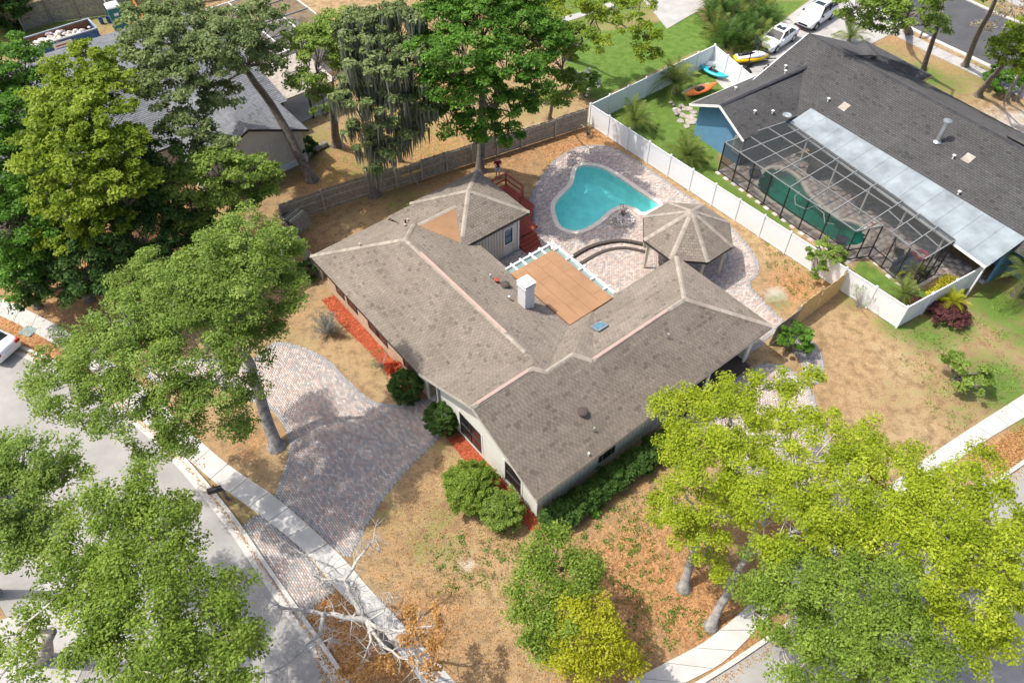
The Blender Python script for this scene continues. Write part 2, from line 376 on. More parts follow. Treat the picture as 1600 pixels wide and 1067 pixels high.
# --- sidewalks: separate cast slabs with open joints
def sidewalk(name, A, B, slab=1.45, z=.055, m='concrete'):
    A = np.array(A); B = np.array(B)
    def resample(P, n):
        s = np.r_[0, np.cumsum(np.linalg.norm(np.diff(P, axis=0), axis=1))]; t = np.linspace(0, s[-1], n); return np.c_[np.interp(t, s, P[:, 0]), np.interp(t, s, P[:, 1])]
    n = int(np.linalg.norm(np.diff((A), axis=0), axis=1).sum() / slab) * 3 + 1
    A = resample(A, n); B = resample(B, n); par = None
    for i in range(0, n - 3, 3):
        a = [tuple(A[i + k] * (1 - e) + A[min(i + k + s, n - 1)] * e) for k, e, s in ((0, .03, 1), (1, 0, 0), (2, 0, 0), (3, .03, -1))]
        b = [tuple(B[i + k] * (1 - e) + B[min(i + k + s, n - 1)] * e) for k, e, s in ((0, .03, 1), (1, 0, 0), (2, 0, 0), (3, .03, -1))]
        mb = MB().prism(a + b[::-1], -.02, z + random.uniform(-.006, .006))
        if par is None:
            par = mb.build(name, m, None, kind='structure')
        else: mb.build('slab', m, par)
sidewalk('sidewalk', GL([(-250, 395), (-100, 432), (0, 466), (95, 512), (165, 558), (240, 620), (314, 690), (365.5, 732.5), (424, 772), (473, 813), (535, 871), (574, 916), (622, 967), (712, 1067), (820, 1190)]),
         GL([(-250, 420), (-100, 457), (0, 494), (80, 535), (145, 580), (215, 645), (290, 714), (340, 757), (400, 800), (474, 860), (530, 925), (591, 983), (642, 1042), (665, 1075), (760, 1200)]))
sidewalk('sidewalk', GL([(900, 1110), (983, 1065), (1044, 1033), (1095, 1006), (1135, 976), (1175, 940), (1250, 872), (1350, 790), (1461, 706), (1600, 616), (1800, 490)]),
         GL([(985, 1115), (1070, 1067), (1126, 1037), (1163, 1003), (1190, 975), (1230, 935), (1300, 873), (1400, 795), (1516, 705), (1600, 652), (1820, 520)]))
# --- far road at the top right with its own walk
KF = GL([(1250, -60), (1340, 0), (1440, 54), (1520, 92), (1600, 130), (1760, 205)], 4)
strip('road', KF, .2, 9., .008, 'asphalt_dark'); strip('kerb', KF, -.25, .2, .10, 'kerb_concrete', thick=.12)
strip('kerb', KF, 9., 9.35, .10, 'kerb_concrete', thick=.12)
sidewalk('sidewalk', offset_line(KF, -.9), offset_line(KF, -2.3), 1.6, m='concrete_old')
sidewalk('sidewalk', offset_line(KF, 13.5), offset_line(KF, 12.1), 1.6, m='concrete_old')
# --- concrete drives
def slab_poly(name, pts, z, m='concrete_old'): return MB().prism([G(*p)[:2] for p in pts], -.02, z).build(name, m, None, kind='structure')
slab_poly('driveway', [(1118, 126), (1145, 100), (1175, 70), (1240, 20), (1300, -25), (1420, 40), (1350, 75), (1290, 105), (1200, 150), (1150, 160)], .03)
slab_poly('driveway', [(1000, -5), (1015, -25), (1160, -25), (1100, 12), (1042, 46), (1028, 28)], .03)
slab_poly('path', [(845, 18), (848, 24), (880, 36), (900, 30), (960, 10), (955, 4), (900, 22), (880, 27)], .03)
slab_poly('path', [(40, 960), (60, 900), (110, 900), (150, 1000), (90, 1130), (-60, 1130), (-60, 980)], .03)

# --- block paving, every block a real block
PAL = np.array([[.50, .385, .33], [.56, .45, .39], [.42, .32, .28], [.405, .385, .365], [.345, .33, .325], [.62, .56, .50], [.575, .49, .43]])
def paving(name, poly, ang, weights, z=.035, bw=.205, bh=.105, holes=(), edge=.24, edge_col=(.36, .35, .345), base='joint_sand', parent=None, blotch=1.):
    xs = [p[0] for p in poly]; ys = [p[1] for p in poly]; cx, cy = np.mean(xs), np.mean(ys)
    rad = max(math.hypot(x - cx, y - cy) for x, y in poly) + .5
    ni, nj = int(rad / bw) + 1, int(rad / bh) + 1
    I, J = np.meshgrid(np.arange(-ni, ni + 1), np.arange(-nj, nj + 1)); I = I.ravel(); J = J.ravel()
    lx = (I + .5 * (J % 2)) * bw; ly = J * bh; ca, sa = math.cos(ang), math.sin(ang)
    c = np.c_[cx + lx * ca - ly * sa, cy + lx * sa + ly * ca]; d = edgedist(c, poly); k = inside(c, poly)
    for h in holes: k &= ~inside(c, h)
    c = c[k]; d = d[k]; n = len(c)
    hw, hh = bw / 2 - .007, bh / 2 - .007; zt = z + rng.normal(0, .0025, n)
    V = np.zeros((n, 8, 3)); bev = .008
    for q, (sx, sy) in enumerate(((-1, -1), (1, -1), (1, 1), (-1, 1))):
        for lay, (ins, zz) in enumerate(((0, zt - .02), (bev, zt))):
            ox, oy = sx * (hw - ins), sy * (hh - ins); V[:, lay * 4 + q, 0] = c[:, 0] + ox * ca - oy * sa; V[:, lay * 4 + q, 1] = c[:, 1] + ox * sa + oy * ca; V[:, lay * 4 + q, 2] = zz
    F = np.array([(4, 5, 6, 7), (0, 1, 5, 4), (1, 2, 6, 5), (2, 3, 7, 6), (3, 0, 4, 7)])
    Fa = (np.arange(n)[:, None, None] * 8 + F[None]).reshape(-1, 4)
    w = np.array(weights, float); ph = (np.sin(c[:, 0] * .9 + 1.3 * np.sin(c[:, 1] * .5)) + np.sin(c[:, 1] * 1.1 + np.cos(c[:, 0] * .7))) * .25 * blotch
    pr = np.tile(w, (n, 1)); pr[:, :3] *= np.clip(1 + ph, .3, 2)[:, None]; pr[:, 3:5] *= np.clip(1 - ph, .3, 2)[:, None]; pr /= pr.sum(1, keepdims=True)
    idx = (pr.cumsum(1) > rng.random((n, 1))).argmax(1); col = PAL[idx] * rng.normal(1, .05, (n, 1))
    e = d < edge; col[e] = np.array(edge_col) * rng.normal(1, .09, (e.sum(), 1))
    me = npmesh('paver_blocks', V.reshape(-1, 3), Fa, col=np.repeat(np.clip(col, .02, .9), 5, axis=0)); me.materials.append(MATS['paver'])
    sheet = MB()
    if holes:
        bm = bmesh.new()
        import mathutils
        loops = [[Vector((x, y, 0)) for x, y in poly]] + [[Vector((x, y, 0)) for x, y in h] for h in holes]
        tri = mathutils.geometry.tessellate_polygon(loops); allp = [p for l in loops for p in l]
        for tdx in tri:
            q = [(allp[i].x, allp[i].y) for i in tdx]
            if abs(area(q)) > 1e-6: sheet.poly([(x, y, .012) for x, y in (q if area(q) > 0 else q[::-1])])
    else: sheet.poly([(x, y, .012) for x, y in (poly if area(poly) > 0 else poly[::-1])])
    o = sheet.build(name, base, None, kind='structure')
    pb = link('paver_blocks', me, o, 'stuff'); return o
# front drive (sweeps in from the street, round the oak island)
DRV = smooth_line([G(*p) for p in [(398, 560), (430, 535), (470, 542), (512, 562), (545, 595), (580, 625), (620, 632), (668, 625), (690, 645), (686, 682), (640, 730), (595, 785), (548, 868)]], 5) + \
      smooth_line([G(*p) for p in [(535, 868), (474, 811), (430, 775)]], 3) + smooth_line([G(*p) for p in [(447, 725), (452, 692), (438, 655), (405, 630), (330, 600), (250, 600), (225, 575), (300, 560)]], 4)
paving('driveway', DRV, TH + R(90), [3, 3, 1.6, 2.6, 1.9, 1.1, 2])
APR = [G(*p)[:2] for p in [(378, 822), (404, 803), (440, 832), (474, 862), (500, 893), (524, 924), (490, 945), (470, 975), (445, 940), (402, 872)]]
paving('driveway_apron', APR, TH + R(90), [3, 3, 2, 2, 1.3, 1.2, 2])
# garage drive on the right, and the curved path to the side gate
GDR = [UV(9.6, -.2)[:2], UV(16.9, -.25)[:2], G(1262, 600)[:2], G(1296, 690)[:2], G(1390, 785)[:2], G(1340, 815)[:2], G(1180, 790)[:2], G(1120, 690)[:2]]
paving('driveway', smooth_line(GDR, 3, True), TH, [4, 4, 1.5, .8, .5, 1.5, 3])
paving('driveway_apron', [G(*p)[:2] for p in [(1355, 842), (1450, 765), (1530, 765), (1440, 828), (1370, 880)]], TH, [4, 4, 1.5, .8, .5, 1.5, 3])
pth = smooth_line([G(*p) for p in [(1215, 508), (1248, 520), (1275, 540), (1288, 570), (1280, 600), (1255, 590), (1250, 565), (1235, 545), (1205, 520)]], 5, True)
paving('path', pth, TH, [2, 2, 1, 3, 2, 2, 2], z=.045)
# --- pool terrace
TER = smooth_line([G(*p) for p in [(826, 318), (840, 285), (868, 250), (905, 230), (945, 228), (975, 240), (1020, 268), (1065, 300), (1105, 325), (1140, 352), (1170, 385), (1186, 412), (1182, 432), (1172, 443), (1185, 462), (1228, 505)]], 4) + \
      [UV(17.3, .6)[:2], UV(17.0, 6.9)[:2], UV(11.6, 6.9)[:2], UV(8.3, 7.0)[:2], UV(8.3, 16.3)[:2], UV(12.4, 16.2)[:2], UV(13.4, 16.2)[:2]]
PIT = [G(*p)[:2] for p in [(948, 350), (955, 334), (985, 334), (995, 342), (988, 356), (960, 358)]]
ter = paving('terrace', TER, TH, [4, 4, 1.6, 1.3, .9, 2.2, 3.2], holes=[PO])
# coping + basin + water
def ring(mb, a, b, z0, z1):
    n = len(a)
    for i in range(n): mb.prism([a[i - 1], a[i], b[i], b[i - 1]], z0, z1)
def offset_closed(P, d):
    n = len(P); s = 1 if area(P) > 0 else -1; out = []
    for i in range(n):
        t = np.array(P[(i + 1) % n]) - np.array(P[i - 1]); t /= np.linalg.norm(t); out.append((P[i][0] + t[1] * d * s, P[i][1] - t[0] * d * s))
    return out
pcx, pcy = np.mean([p[0] for p in PO]), np.mean([p[1] for p in PO])
def wmat(name, tint, gl):
    m = bpy.data.materials.new(name); m.use_nodes = True; t = m.node_tree; L = t.links; t.nodes.remove(t.nodes['Principled BSDF'])
    tr = nd(t, 'ShaderNodeBsdfTransparent'); tr.inputs[0].default_value = (*tint, 1)
    g = nd(t, 'ShaderNodeBsdfGlossy'); g.inputs['Roughness'].default_value = .06
    fr = nd(t, 'ShaderNodeFresnel', IOR=1.33); mx = nd(t, 'ShaderNodeMixShader')
    tc = nd(t, 'ShaderNodeTexCoord'); n = nd(t, 'ShaderNodeTexNoise', Scale=3.2, Detail=3); L.new(tc.outputs['Object'], n.inputs['Vector'])
    bp = nd(t, 'ShaderNodeBump', Strength=.35, Distance=.05); L.new(n.outputs[0], bp.inputs['Height']); L.new(bp.outputs[0], g.inputs['Normal']); L.new(bp.outputs[0], fr.inputs['Normal'])
    L.new(fr.outputs[0], mx.inputs[0]); L.new(tr.outputs[0], mx.inputs[1]); L.new(g.outputs[0], mx.inputs[2]); L.new(mx.outputs[0], t.nodes['Material Output'].inputs[0])
    MATS[name] = m
wmat('water', (.47, .96, .94), .1); wmat('water_green', (.2, .68, .6), .1)
# ================================================================ pools
def pool(name, label, P, floor, m, water, parts=20, depth=-1.35, cop=.30):
    root = thing(name, label, 'swimming pool', (np.mean([p[0] for p in P]), np.mean([p[1] for p in P]), 0)); off = tuple(root.location)
    mb = MB(); n = len(P); Q = P if area(P) > 0 else P[::-1]; I = offset_closed(Q, -.35)
    mb.poly([(*p, depth) for p in I])
    for i in range(n):
        mb.poly([(*Q[i], .02), (*Q[i - 1], .02), (*Q[i - 1], depth * .55), (*Q[i], depth * .55)]); mb.poly([(*Q[i], depth * .55), (*Q[i - 1], depth * .55), (*I[i - 1], depth), (*I[i], depth)])
    mb.build('basin', m, root, off)
    MB().poly([(*p, -.14) for p in Q]).build('water', water, root, off)
    A = offset_closed(Q, -.03); B = offset_closed(Q, cop)
    for s in range(0, n, 2):
        mb = MB()
        for k in range(s, min(s + 2, n)):
            i, j = k, (k + 1) % n; e = .04 if k == s + 1 else 0
            p = lambda L_, i_, e_: (L_[i_][0] * (1 - e_) + L_[i_ - 1][0] * e_, L_[i_][1] * (1 - e_) + L_[i_ - 1][1] * e_)
            mb.prism([A[i], p(A, j, e), p(B, j, e), B[i]], -.05, .065)
        mb.build('coping_stone', 'coping', root, off)
    return root
pl = pool('swimming_pool', 'kidney shaped swimming pool with turquoise water and cream coping', PO, -1.3, 'plaster_pool', 'water')
MB().prism([G(*p)[:2] for p in [(893, 262), (897, 262), (899, 268), (895, 268)]], -.13, -.1).build('skimmer', 'trim_white', pl, tuple(pl.location))
# ================================================================ main house
HE = 2.9; HP = .45
WINGS = [dict(u=(0, 8.6), v=(4.84, 21.2), pl=[(HP, 0, HE), (-HP, 0, HE + HP * 8.6), (0, -HP, HE + HP * 21.2)]),
         dict(u=(0, 8.6), v=(0, 9.68), pl=[(0, HP, HE), (0, -HP, HE + HP * 9.68), (-HP, 0, HE + HP * 8.6)]),
         dict(u=(3, 10.4), v=(0, 7.27), pl=[(0, HP, HE), (0, -.67, HE + .67 * 7.27), (-HP, 0, HE + HP * 10.4)]),
         dict(u=(4, 17.2), v=(0, 7.27), pl=[(0, HP, HE), (0, -HP, HE + HP * 7.27), (-HP, 0, HE + HP * 17.2)]),
         dict(u=(7.2, 12.65), v=(15.6, 21.1), pl=[(.5, 0, 3.3 - .5 * 7.2), (-.5, 0, 3.3 + .5 * 12.65), (0, .5, 3.3 - .5 * 15.6), (0, -.5, 3.3 + .5 * 21.1)]),
         dict(u=(5.4, 9.6), v=(15.63, 20.9), pl=[(0, .3, 4.1 - .3 * 18.2), (0, -.3, 4.1 + .3 * 18.2), (0, .9, 3.2 - .9 * 15.63)])]
def zp(p, u, v): return p[0] * u + p[1] * v + p[2]
def ZR(u, v, wings):
    z = -9
    for w_ in wings:
        if w_['u'][0] <= u <= w_['u'][1] and w_['v'][0] <= v <= w_['v'][1]: z = max(z, min(zp(p, u, v) for p in w_['pl']))
    return z
def facets(wings):
    out = []
    for i, w_ in enumerate(wings):
        (u0, u1), (v0, v1) = w_['u'], w_['v']
        for k, p in enumerate(w_['pl']):
            poly = [(u0, v0), (u1, v0), (u1, v1), (u0, v1)]
            for q in w_['pl']:
                if q is not p: poly = clip_half(poly, q[0] - p[0], q[1] - p[1], q[2] - p[2])
            pieces = [poly] if len(poly) > 2 else []
            for j, x in enumerate(wings):
                if j == i: continue
                eps = 1e-4 if j < i else -1e-4
                H = [(q[0] - p[0], q[1] - p[1], q[2] - p[2] + eps) for q in x['pl']] + [(1, 0, -x['u'][0]), (-1, 0, x['u'][1]), (0, 1, -x['v'][0]), (0, -1, x['v'][1])]
                nxt = []
                for pc in pieces:
                    rest = pc
                    for h in H:
                        o = clip_half(rest, -h[0], -h[1], -h[2])
                        if len(o) > 2 and abs(area(o)) > .004: nxt.append(o)
                        rest = clip_half(rest, *h)
                        if len(rest) < 3: break
                pieces = nxt
            out += [(pc, p, i, k) for pc in pieces if abs(area(pc)) > .01]
    return out
def shingles(fac, base, jitter=.055, exp=.16, wid=.31, dark=.14, seed=3, stained=()):
    """courses of separate tabs laid over the facets; returns mesh"""
    r = np.random.default_rng(seed); mb = MB()
    for pc, p, wi, k in fac:
        if area(pc) < 0: pc = pc[::-1]
        g = math.hypot(p[0], p[1]); gx, gy = (p[0] / g, p[1] / g) if g > 1e-6 else (0, 1); tx, ty = -gy, gx; cs = 1 / math.sqrt(1 + g * g)
        s = [q[0] * gx + q[1] * gy for q in pc]; t = [q[0] * tx + q[1] * ty for q in pc]; e = exp * cs
        for row in range(int(min(s) / e) - 1, int(max(s) / e) + 2):
            s0, s1 = row * e, (row + 1) * e + .01
            rowpoly = clip_half(clip_half(pc, gx, gy, -s0), -gx, -gy, s1)
            if len(rowpoly) < 3: continue
            tt = [q[0] * tx + q[1] * ty for q in rowpoly]; ofs = (.5 if row % 2 else 0) * wid + r.uniform(-.05, .05); rb = r.normal(1, .035)
            for c in range(int((min(tt) - ofs) / wid) - 1, int((max(tt) - ofs) / wid) + 2):
                t0, t1 = ofs + c * wid + .006, ofs + (c + 1) * wid - .006
                q = clip_half(clip_half(rowpoly, tx, ty, -t0), -tx, -ty, t1)
                if len(q) < 3 or abs(area(q)) < .0015: continue
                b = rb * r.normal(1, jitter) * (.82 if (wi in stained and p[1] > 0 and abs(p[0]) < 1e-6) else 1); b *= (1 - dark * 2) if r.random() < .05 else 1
                lift = r.uniform(.8, 1.3)
                mb.poly([(x, y, zp(p, x, y) + .006 + .026 * lift * (1 - (x * gx + y * gy - s0) / (s1 - s0))) for x, y in q], tuple(min(.9, max(.02, base[i] * b)) for i in range(3)))
    return mb
def ridge_caps(lines, base, w=.14, step=.24, seed=5):
    r = random.Random(seed); mb = MB()
    for a, b, n1, n2 in lines:                            # endpoints and the two side drops (per metre)
        a = Vector(a); b = Vector(b); n = max(1, int((b - a).length / step)); d = (b - a) / n
        side = Vector((-d.y, d.x, 0)).normalized()
        for i in range(n):
            p = a + d * i; q = a + d * (i + 1.12); h0, h1 = .05, .032; k_ = r.uniform(.85, 1.12); c = tuple(x * k_ for x in base)
            mb.poly([p + side * w + Vector((0, 0, h0 - n1 * w)), p + Vector((0, 0, h0 + .01)), q + Vector((0, 0, h1 + .01)), q + side * w + Vector((0, 0, h1 - n1 * w))], c)
            mb.poly([p + Vector((0, 0, h0 + .01)), p - side * w + Vector((0, 0, h0 - n2 * w)), q - side * w + Vector((0, 0, h1 - n2 * w)), q + Vector((0, 0, h1 + .01))], c)
    return mb
house = thing('house', 'sprawling single storey house with brown shingle roof, white chimney and plywood patio cover', 'house', UV(0, 0), TH)
fac = facets(WINGS)
deck = MB()
for pc, p, i, k in fac:
    q = pc if area(pc) > 0 else pc[::-1]; deck.poly([(x, y, zp(p, x, y)) for x, y in q])
roof = deck.build('roof', 'shingle', house); 
ply = [f for f in fac if f[2] == 5 and f[3] != 1]
shf = [f for f in fac if not (f[2] == 5 and f[3] != 1)]
SH = (.25, .213, .172)
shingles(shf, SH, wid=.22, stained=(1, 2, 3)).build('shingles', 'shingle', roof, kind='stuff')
for f in ply:
    q = f[0] if area(f[0]) > 0 else f[0][::-1]; MB().poly([(x, y, zp(f[1], x, y) + .03) for x, y in q]).build('plywood_sheet', 'plywood', roof)
zr = lambda u, v: ZR(u, v, WINGS)
def hl(u0, v0, u1, v1, n1, n2): return ((u0, v0, zr(u0, v0)), (u1, v1, zr(u1, v1)), n1, n2)
CAP = (.38, .335, .275)
ridge_caps([hl(0.02, 4.84, 3.76, 4.84, HP, HP), hl(4.3, 6, 4.3, 16.9, HP, HP), hl(.02, 21.18, 4.3, 16.9, .3, .3), hl(6.76, 3.635, 13.57, 3.635, HP, HP), hl(17.18, .02, 13.57, 3.635, .3, .3), hl(17.18, 7.25, 13.57, 3.635, .3, .3),
            hl(3.76, 4.84, 4.25, 4.36, .3, .3), hl(4.25, 4.36, 6.05, 4.36, HP, .6), hl(6.05, 4.36, 6.7, 3.66, .3, .3), hl(7.75, 16.15, 9.92, 18.35, .3, .3), hl(12.63, 15.62, 9.92, 18.35, .3, .3), hl(12.63, 21.08, 9.92, 18.35, .3, .3), hl(7.22, 21.08, 9.92, 18.35, .3, .3),
            hl(6.0, 18.2, 8.8, 18.2, .3, .3), hl(4.3, 16.9, 5.75, 18.35, .3, .3)], CAP).build('ridge_caps', 'shingle', roof, kind='stuff')
for (u0, v0, u1, v1) in ((.3, 4.84, 3.5, 4.84), (4.3, 7.6, 4.3, 15.4), (6.9, 3.635, 12.2, 3.635)):
    mb = MB(); a = Vector((u0, v0, zr(u0, v0))); b = Vector((u1, v1, zr(u1, v1))); s = Vector((-(b - a).y, (b - a).x, 0)).normalized()
    for sg in (-1, 1):
        o = s * sg * .045; dz = Vector((0, 0, .055)); mb.bar(a + o + dz, b + o + dz, .085, .03, up=(0, 0, 1))
    mb.bar(a + Vector((0, 0, .078)), b + Vector((0, 0, .078)), .04, .015); mb.build('ridge_vent', 'ridge_pink', house)
# fascias and soffits along the eaves
def fascia(pts, name='fascia', m='dark_trim', h=.2):
    for a, b in zip(pts, pts[1:]): MB().bar(Vector(a) - Vector((0, 0, h / 2)), Vector(b) - Vector((0, 0, h / 2)), .04, h).build(name, m, house)
fascia([(0.02, 0.02, HE), (17.18, .02, HE), (17.18, 7.25, HE), (11.7, 7.25, HE)], m='soffit'); fascia([(.02, 9.7, HE), (.02, 21.18, HE), (7.2, 21.18, HE)])
fascia([(8.58, 15.7, HE), (8.58, 12.3, HE)], m='trim_white'); fascia([(7.22, 15.62, 3.3), (12.63, 15.62, 3.3)]); fascia([(12.63, 15.62, 3.3), (12.63, 21.08, 3.3)], m='trim_white'); fascia([(12.63, 21.08, 3.3), (7.22, 21.08, 3.3), (7.22, 20.6, 3.3)])
fascia([(.02, .02, HE), (.02, 4.84, zr(0, 4.84)), (.02, 9.66, HE)], m='soffit')
def soffit(u0, u1, v0, v1, z): MB().poly([(u0, v0, z), (u0, v1, z), (u1, v1, z), (u1, v0, z)]).build('soffit', 'soffit', house)
soffit(.03, 17.17, .03, .6, HE - .2); soffit(16.6, 17.17, .61, 7.2, HE - .2); soffit(.03, .6, 9.7, 21.1, HE - .2); soffit(7.3, 12.6, 15.66, 16.3, 3.1); soffit(12.1, 12.6, 16.31, 21, 3.1); soffit(.61, 8.5, 20.6, 21.1, HE - .2)
def wall(pts, z0, z1, m): return MB().prism(pts, z0, z1).build('wall', m, house)
wall([(.55, 9.9), (.55, 20.7), (8.1, 20.7), (8.1, 9.9)], 0, HE - .02, 'brick_tan')
wall([(2.2, 8.5), (2.2, 9.89), (8.1, 9.89), (8.1, 8.5)], 0, HE - .02, 'siding_cream')
wall([(.55, .5), (.55, 8.49), (8.1, 8.49), (8.1, .5)], 0, HE - .02, 'siding_cream')
wall([(8.11, .5), (8.11, 6.8), (9.5, 6.8), (9.5, .5)], 0, HE - .02, 'siding_cream')
wall([(9.51, 1.6), (9.51, 6.8), (16.7, 6.8), (16.7, 1.6)], 0, HE - .02, 'siding_cream')
wall([(16.4, .5), (16.4, 1.59), (16.7, 1.59), (16.7, .5)], 0, HE - .02, 'siding_cream')
wall([(7.7, 16.2), (7.7, 20.7), (12.15, 20.7), (12.15, 16.2)], 0, 3.28, 'siding_cream')
# gable wall over the front windows
MB().poly([(.55, .5, HE - .02), (.55, 4.84, zr(.55, 4.84) - .06), (.55, 9.2, HE - .02)][::-1]).build('gable', 'siding_cream', house)
def boards(u, v0, v1, z0, z1, holes):                     # lap boards on the gable front
    mb = MB(); z = z0
    while z < z1:
        lim = 4.84 - (zr(.55, 4.84) - .1 - z - .1) / HP * 1.0 if z > HE - .3 else v0
        a, b = (max(v0, lim), min(v1, 9.68 - lim)) if z > HE - .3 else (v0, v1)
        seg = [(a, b)]
        for h0, h1, hz0, hz1 in holes:
            if hz0 < z + .1 < hz1: seg = [x for s in seg for x in ((s[0], min(s[1], h0)), (max(s[0], h1), s[1])) if x[1] - x[0] > .03]
        for s in seg: mb.hexa([(u - .035, s[0], z), (u, s[0], z), (u, s[1], z), (u - .035, s[1], z), (u - .012, s[0], z + .19), (u, s[0], z + .19), (u, s[1], z + .19), (u - .012, s[1], z + .19)])
        z += .2
    return mb
WIN = [(4.95, 6.75, .35, 2.15), (1.75, 2.95, .5, 2.15)]
boards(.548, .5, 8.49, .1, 5., WIN).build('lap_boards', 'siding_cream', house, kind='stuff')
def battens(pts, z0, z1, gap=.3):                         # grooved vertical boards on the other walls
    mb = MB()
    for (u0, v0), (u1, v1) in pts:
        n = int(math.hypot(u1 - u0, v1 - v0) / gap)
        for i in range(n + 1):
            t = i / n; u, v = u0 + (u1 - u0) * t, v0 + (v1 - v0) * t; mb.box(u - .022, u + .022, v - .022, v + .022, z0, z1)
    return mb
battens([((.55, .49), (9.5, .49))], 0, HE - .22).build('battens', 'siding_tan', house, kind='stuff')
battens([((7.7, 16.19), (10.9, 16.19)), ((11.75, 16.19), (12.15, 16.19)), ((12.16, 16.2), (12.16, 20.7))], 0, 3.08, .22).build('battens', 'siding_tan', house, kind='stuff')
def window(u, v, axis, w_, z0, z1, pane='pane_dark', sash=2, frame='dark_trim', out=-1, lab=None):
    """axis 'v': the wall runs along v and faces -u (out=-1); axis 'u': runs along u and faces -v"""
    def pt(a, d, z): return (u + out * d, v + a, z) if axis == 'v' else (u + a, v + out * d, z)
    f = MB(); t = .05
    for a0, a1, b0, b1 in ((0, w_, z0, z0 + t), (0, w_, z1 - t, z1), (0, t, z0 + t, z1 - t), (w_ - t, w_, z0 + t, z1 - t)) + tuple((w_ * k / sash - t / 2, w_ * k / sash + t / 2, z0 + t, z1 - t) for k in range(1, sash)) + ((t, w_ - t, (z0 + z1) / 2 - .02, (z0 + z1) / 2 + .02),):
        f.hexa([pt(a0, .05, b0), pt(a1, .05, b0), pt(a1, .0, b0), pt(a0, 0., b0), pt(a0, .05, b1), pt(a1, .05, b1), pt(a1, 0, b1), pt(a0, 0, b1)])
    o = f.build('window', frame, house)
    for k in range(sash): MB().poly([pt(w_ * k / sash + .01, .022, z0 + .01), pt(w_ * (k + 1) / sash - .01, .022, z0 + .01), pt(w_ * (k + 1) / sash - .01, .022, z1 - .01), pt(w_ * k / sash + .01, .022, z1 - .01)]).build('pane', pane, o)
    return o
for v0, v1, z0, z1 in WIN: window(.55, v0, 'v', v1 - v0, z0, z1, sash=2 if v1 - v0 > 1.5 else 1)
for v0, w_, z0 in ((18.7, .9, .75), (17.2, 1.1, .75), (15.0, .9, .7), (13.9, 1.0, .7), (11.3, .9, .7)): window(.55, v0, 'v', w_, z0, 2.3, sash=1)
for a0, a1, b0, b1 in ((10.93, 11.73, 2.28, 2.36), (10.93, 11.73, .94, 1.02), (10.93, 11.01, 1.02, 2.28), (11.65, 11.73, 1.02, 2.28)): MB().box(a0, a1, 16.12, 16.19, b0, b1).build('window_trim', 'trim_white', house)
window(11.01, 16.2, 'u', .64, 1.02, 2.28, 'pane_blue', 1)
window(4.6, .49, 'u', 1.1, .9, 2.0, 'pane_dark', 2); 
for a in (6.83, 4.87, 3.03, 1.67): MB().box(.50, .545, a - .05, a + .05, .3, 2.25).build('window_trim', 'trim_white', house)
MB().box(.5, .55, .47, .62, 0, 2.7).build('corner_board', 'trim_white', house); MB().box(12.1, 12.2, 16.1, 16.2, 0, 3.08).build('corner_board', 'trim_white', house)
# entry: porch post, door with handle
MB().box(.5, .62, 8.75, 8.87, 0, 2.7).build('porch_post', 'trim_white', house); MB().box(.5, .62, 9.75, 9.87, 0, 2.7).build('porch_post', 'trim_white', house)
MB().box(.58, 2.19, 8.5, 9.88, .005, .09).build('porch_floor', 'concrete', house)
d = MB().box(2.13, 2.19, 8.75, 9.65, .09, 2.15).build('door', 'dark_trim', house); MB().tube([(2.10, 8.85, 1.0), (2.10, 8.85, 1.15)], .02).build('handle', 'chrome', d)
# garage bay: header beam, door sections, posts
MB().box(9.5, 16.4, .42, .58, 2.2, 2.5).build('header_beam', 'trim_white', house)
gd = MB().box(9.7, 14.6, 1.54, 1.6, 0, 2.3).build('garage_door', 'trim_white', house)
for k in range(4): MB().box(9.75, 14.55, 1.515, 1.541, .06 + k * .56, .56 + k * .56).build('door_panel', 'siding_cream', gd)
for u in (9.6, 12.9, 16.3): MB().box(u - .07, u + .07, .44, .56, 0, 2.2).build('porch_post', 'trim_white', house)
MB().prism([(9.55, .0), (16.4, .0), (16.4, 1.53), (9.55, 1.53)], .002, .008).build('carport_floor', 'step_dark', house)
# roof furniture
ch = MB().box(6.85, 7.5, 9.1, 9.75, 3., 5.05).box(6.8, 7.55, 9.05, 9.8, 5.06, 5.22).build('chimney', 'chimney_white', house)
mb = MB()
for a in (6.86, 7.44):
    for b in (9.11, 9.69): mb.box(a, a + .05, b, b + .05, 5.22, 5.36)
mb.build('chimney_leg', 'chimney_white', ch); MB().box(6.79, 7.56, 9.04, 9.81, 5.36, 5.41).build('chimney_cap', 'trim_white', ch); MB().box(6.93, 7.42, 9.18, 9.67, 5.222, 5.30).build('flue', 'black', ch)
zz = lambda u, v: zr(u, v)
sk = MB(); c4 = [(8.72, 5.22), (9.42, 5.22), (9.42, 5.78), (8.72, 5.78)]
for i in range(4):
    a, b = c4[i - 1], c4[i]; sk.bar((*a, zz(*a) + .09), (*b, zz(*b) + .09), .07, .2)
s_ = sk.build('skylight', 'galv', house); MB().poly([(*p, zz(*p) + .17) for p in c4]).build('pane', 'pane_blue', s_)
for u, v, r_, h, m in ((6.96, 11.75, .11, .22, 'deck_red'), (6.55, 10.1, .05, .3, 'galv'), (4.48, .95, .04, .32, 'galv'), (11.16, 2.5, .04, .34, 'galv'), (6.85, 12.2, .04, .3, 'galv'), (5.6, 19.0, .05, .25, 'black'), (2.4, 19.0, .06, .2, 'ridge_pink'), (5.9, 19.2, .06, .15, 'ridge_pink'), (5.4, 18.7, .06, .12, 'ridge_pink'), (3.5, .25, .04, .2, 'trim_white')):
    MB().tube([(u, v, zz(u, v) - .05), (u, v, zz(u, v) + h)], r_, 8).lathe([(r_ * 1.5, 0), (r_ * 1.5, .03), (r_ * .4, .06)], 8, (u, v, zz(u, v) + h)).build('vent_pipe', m, house)
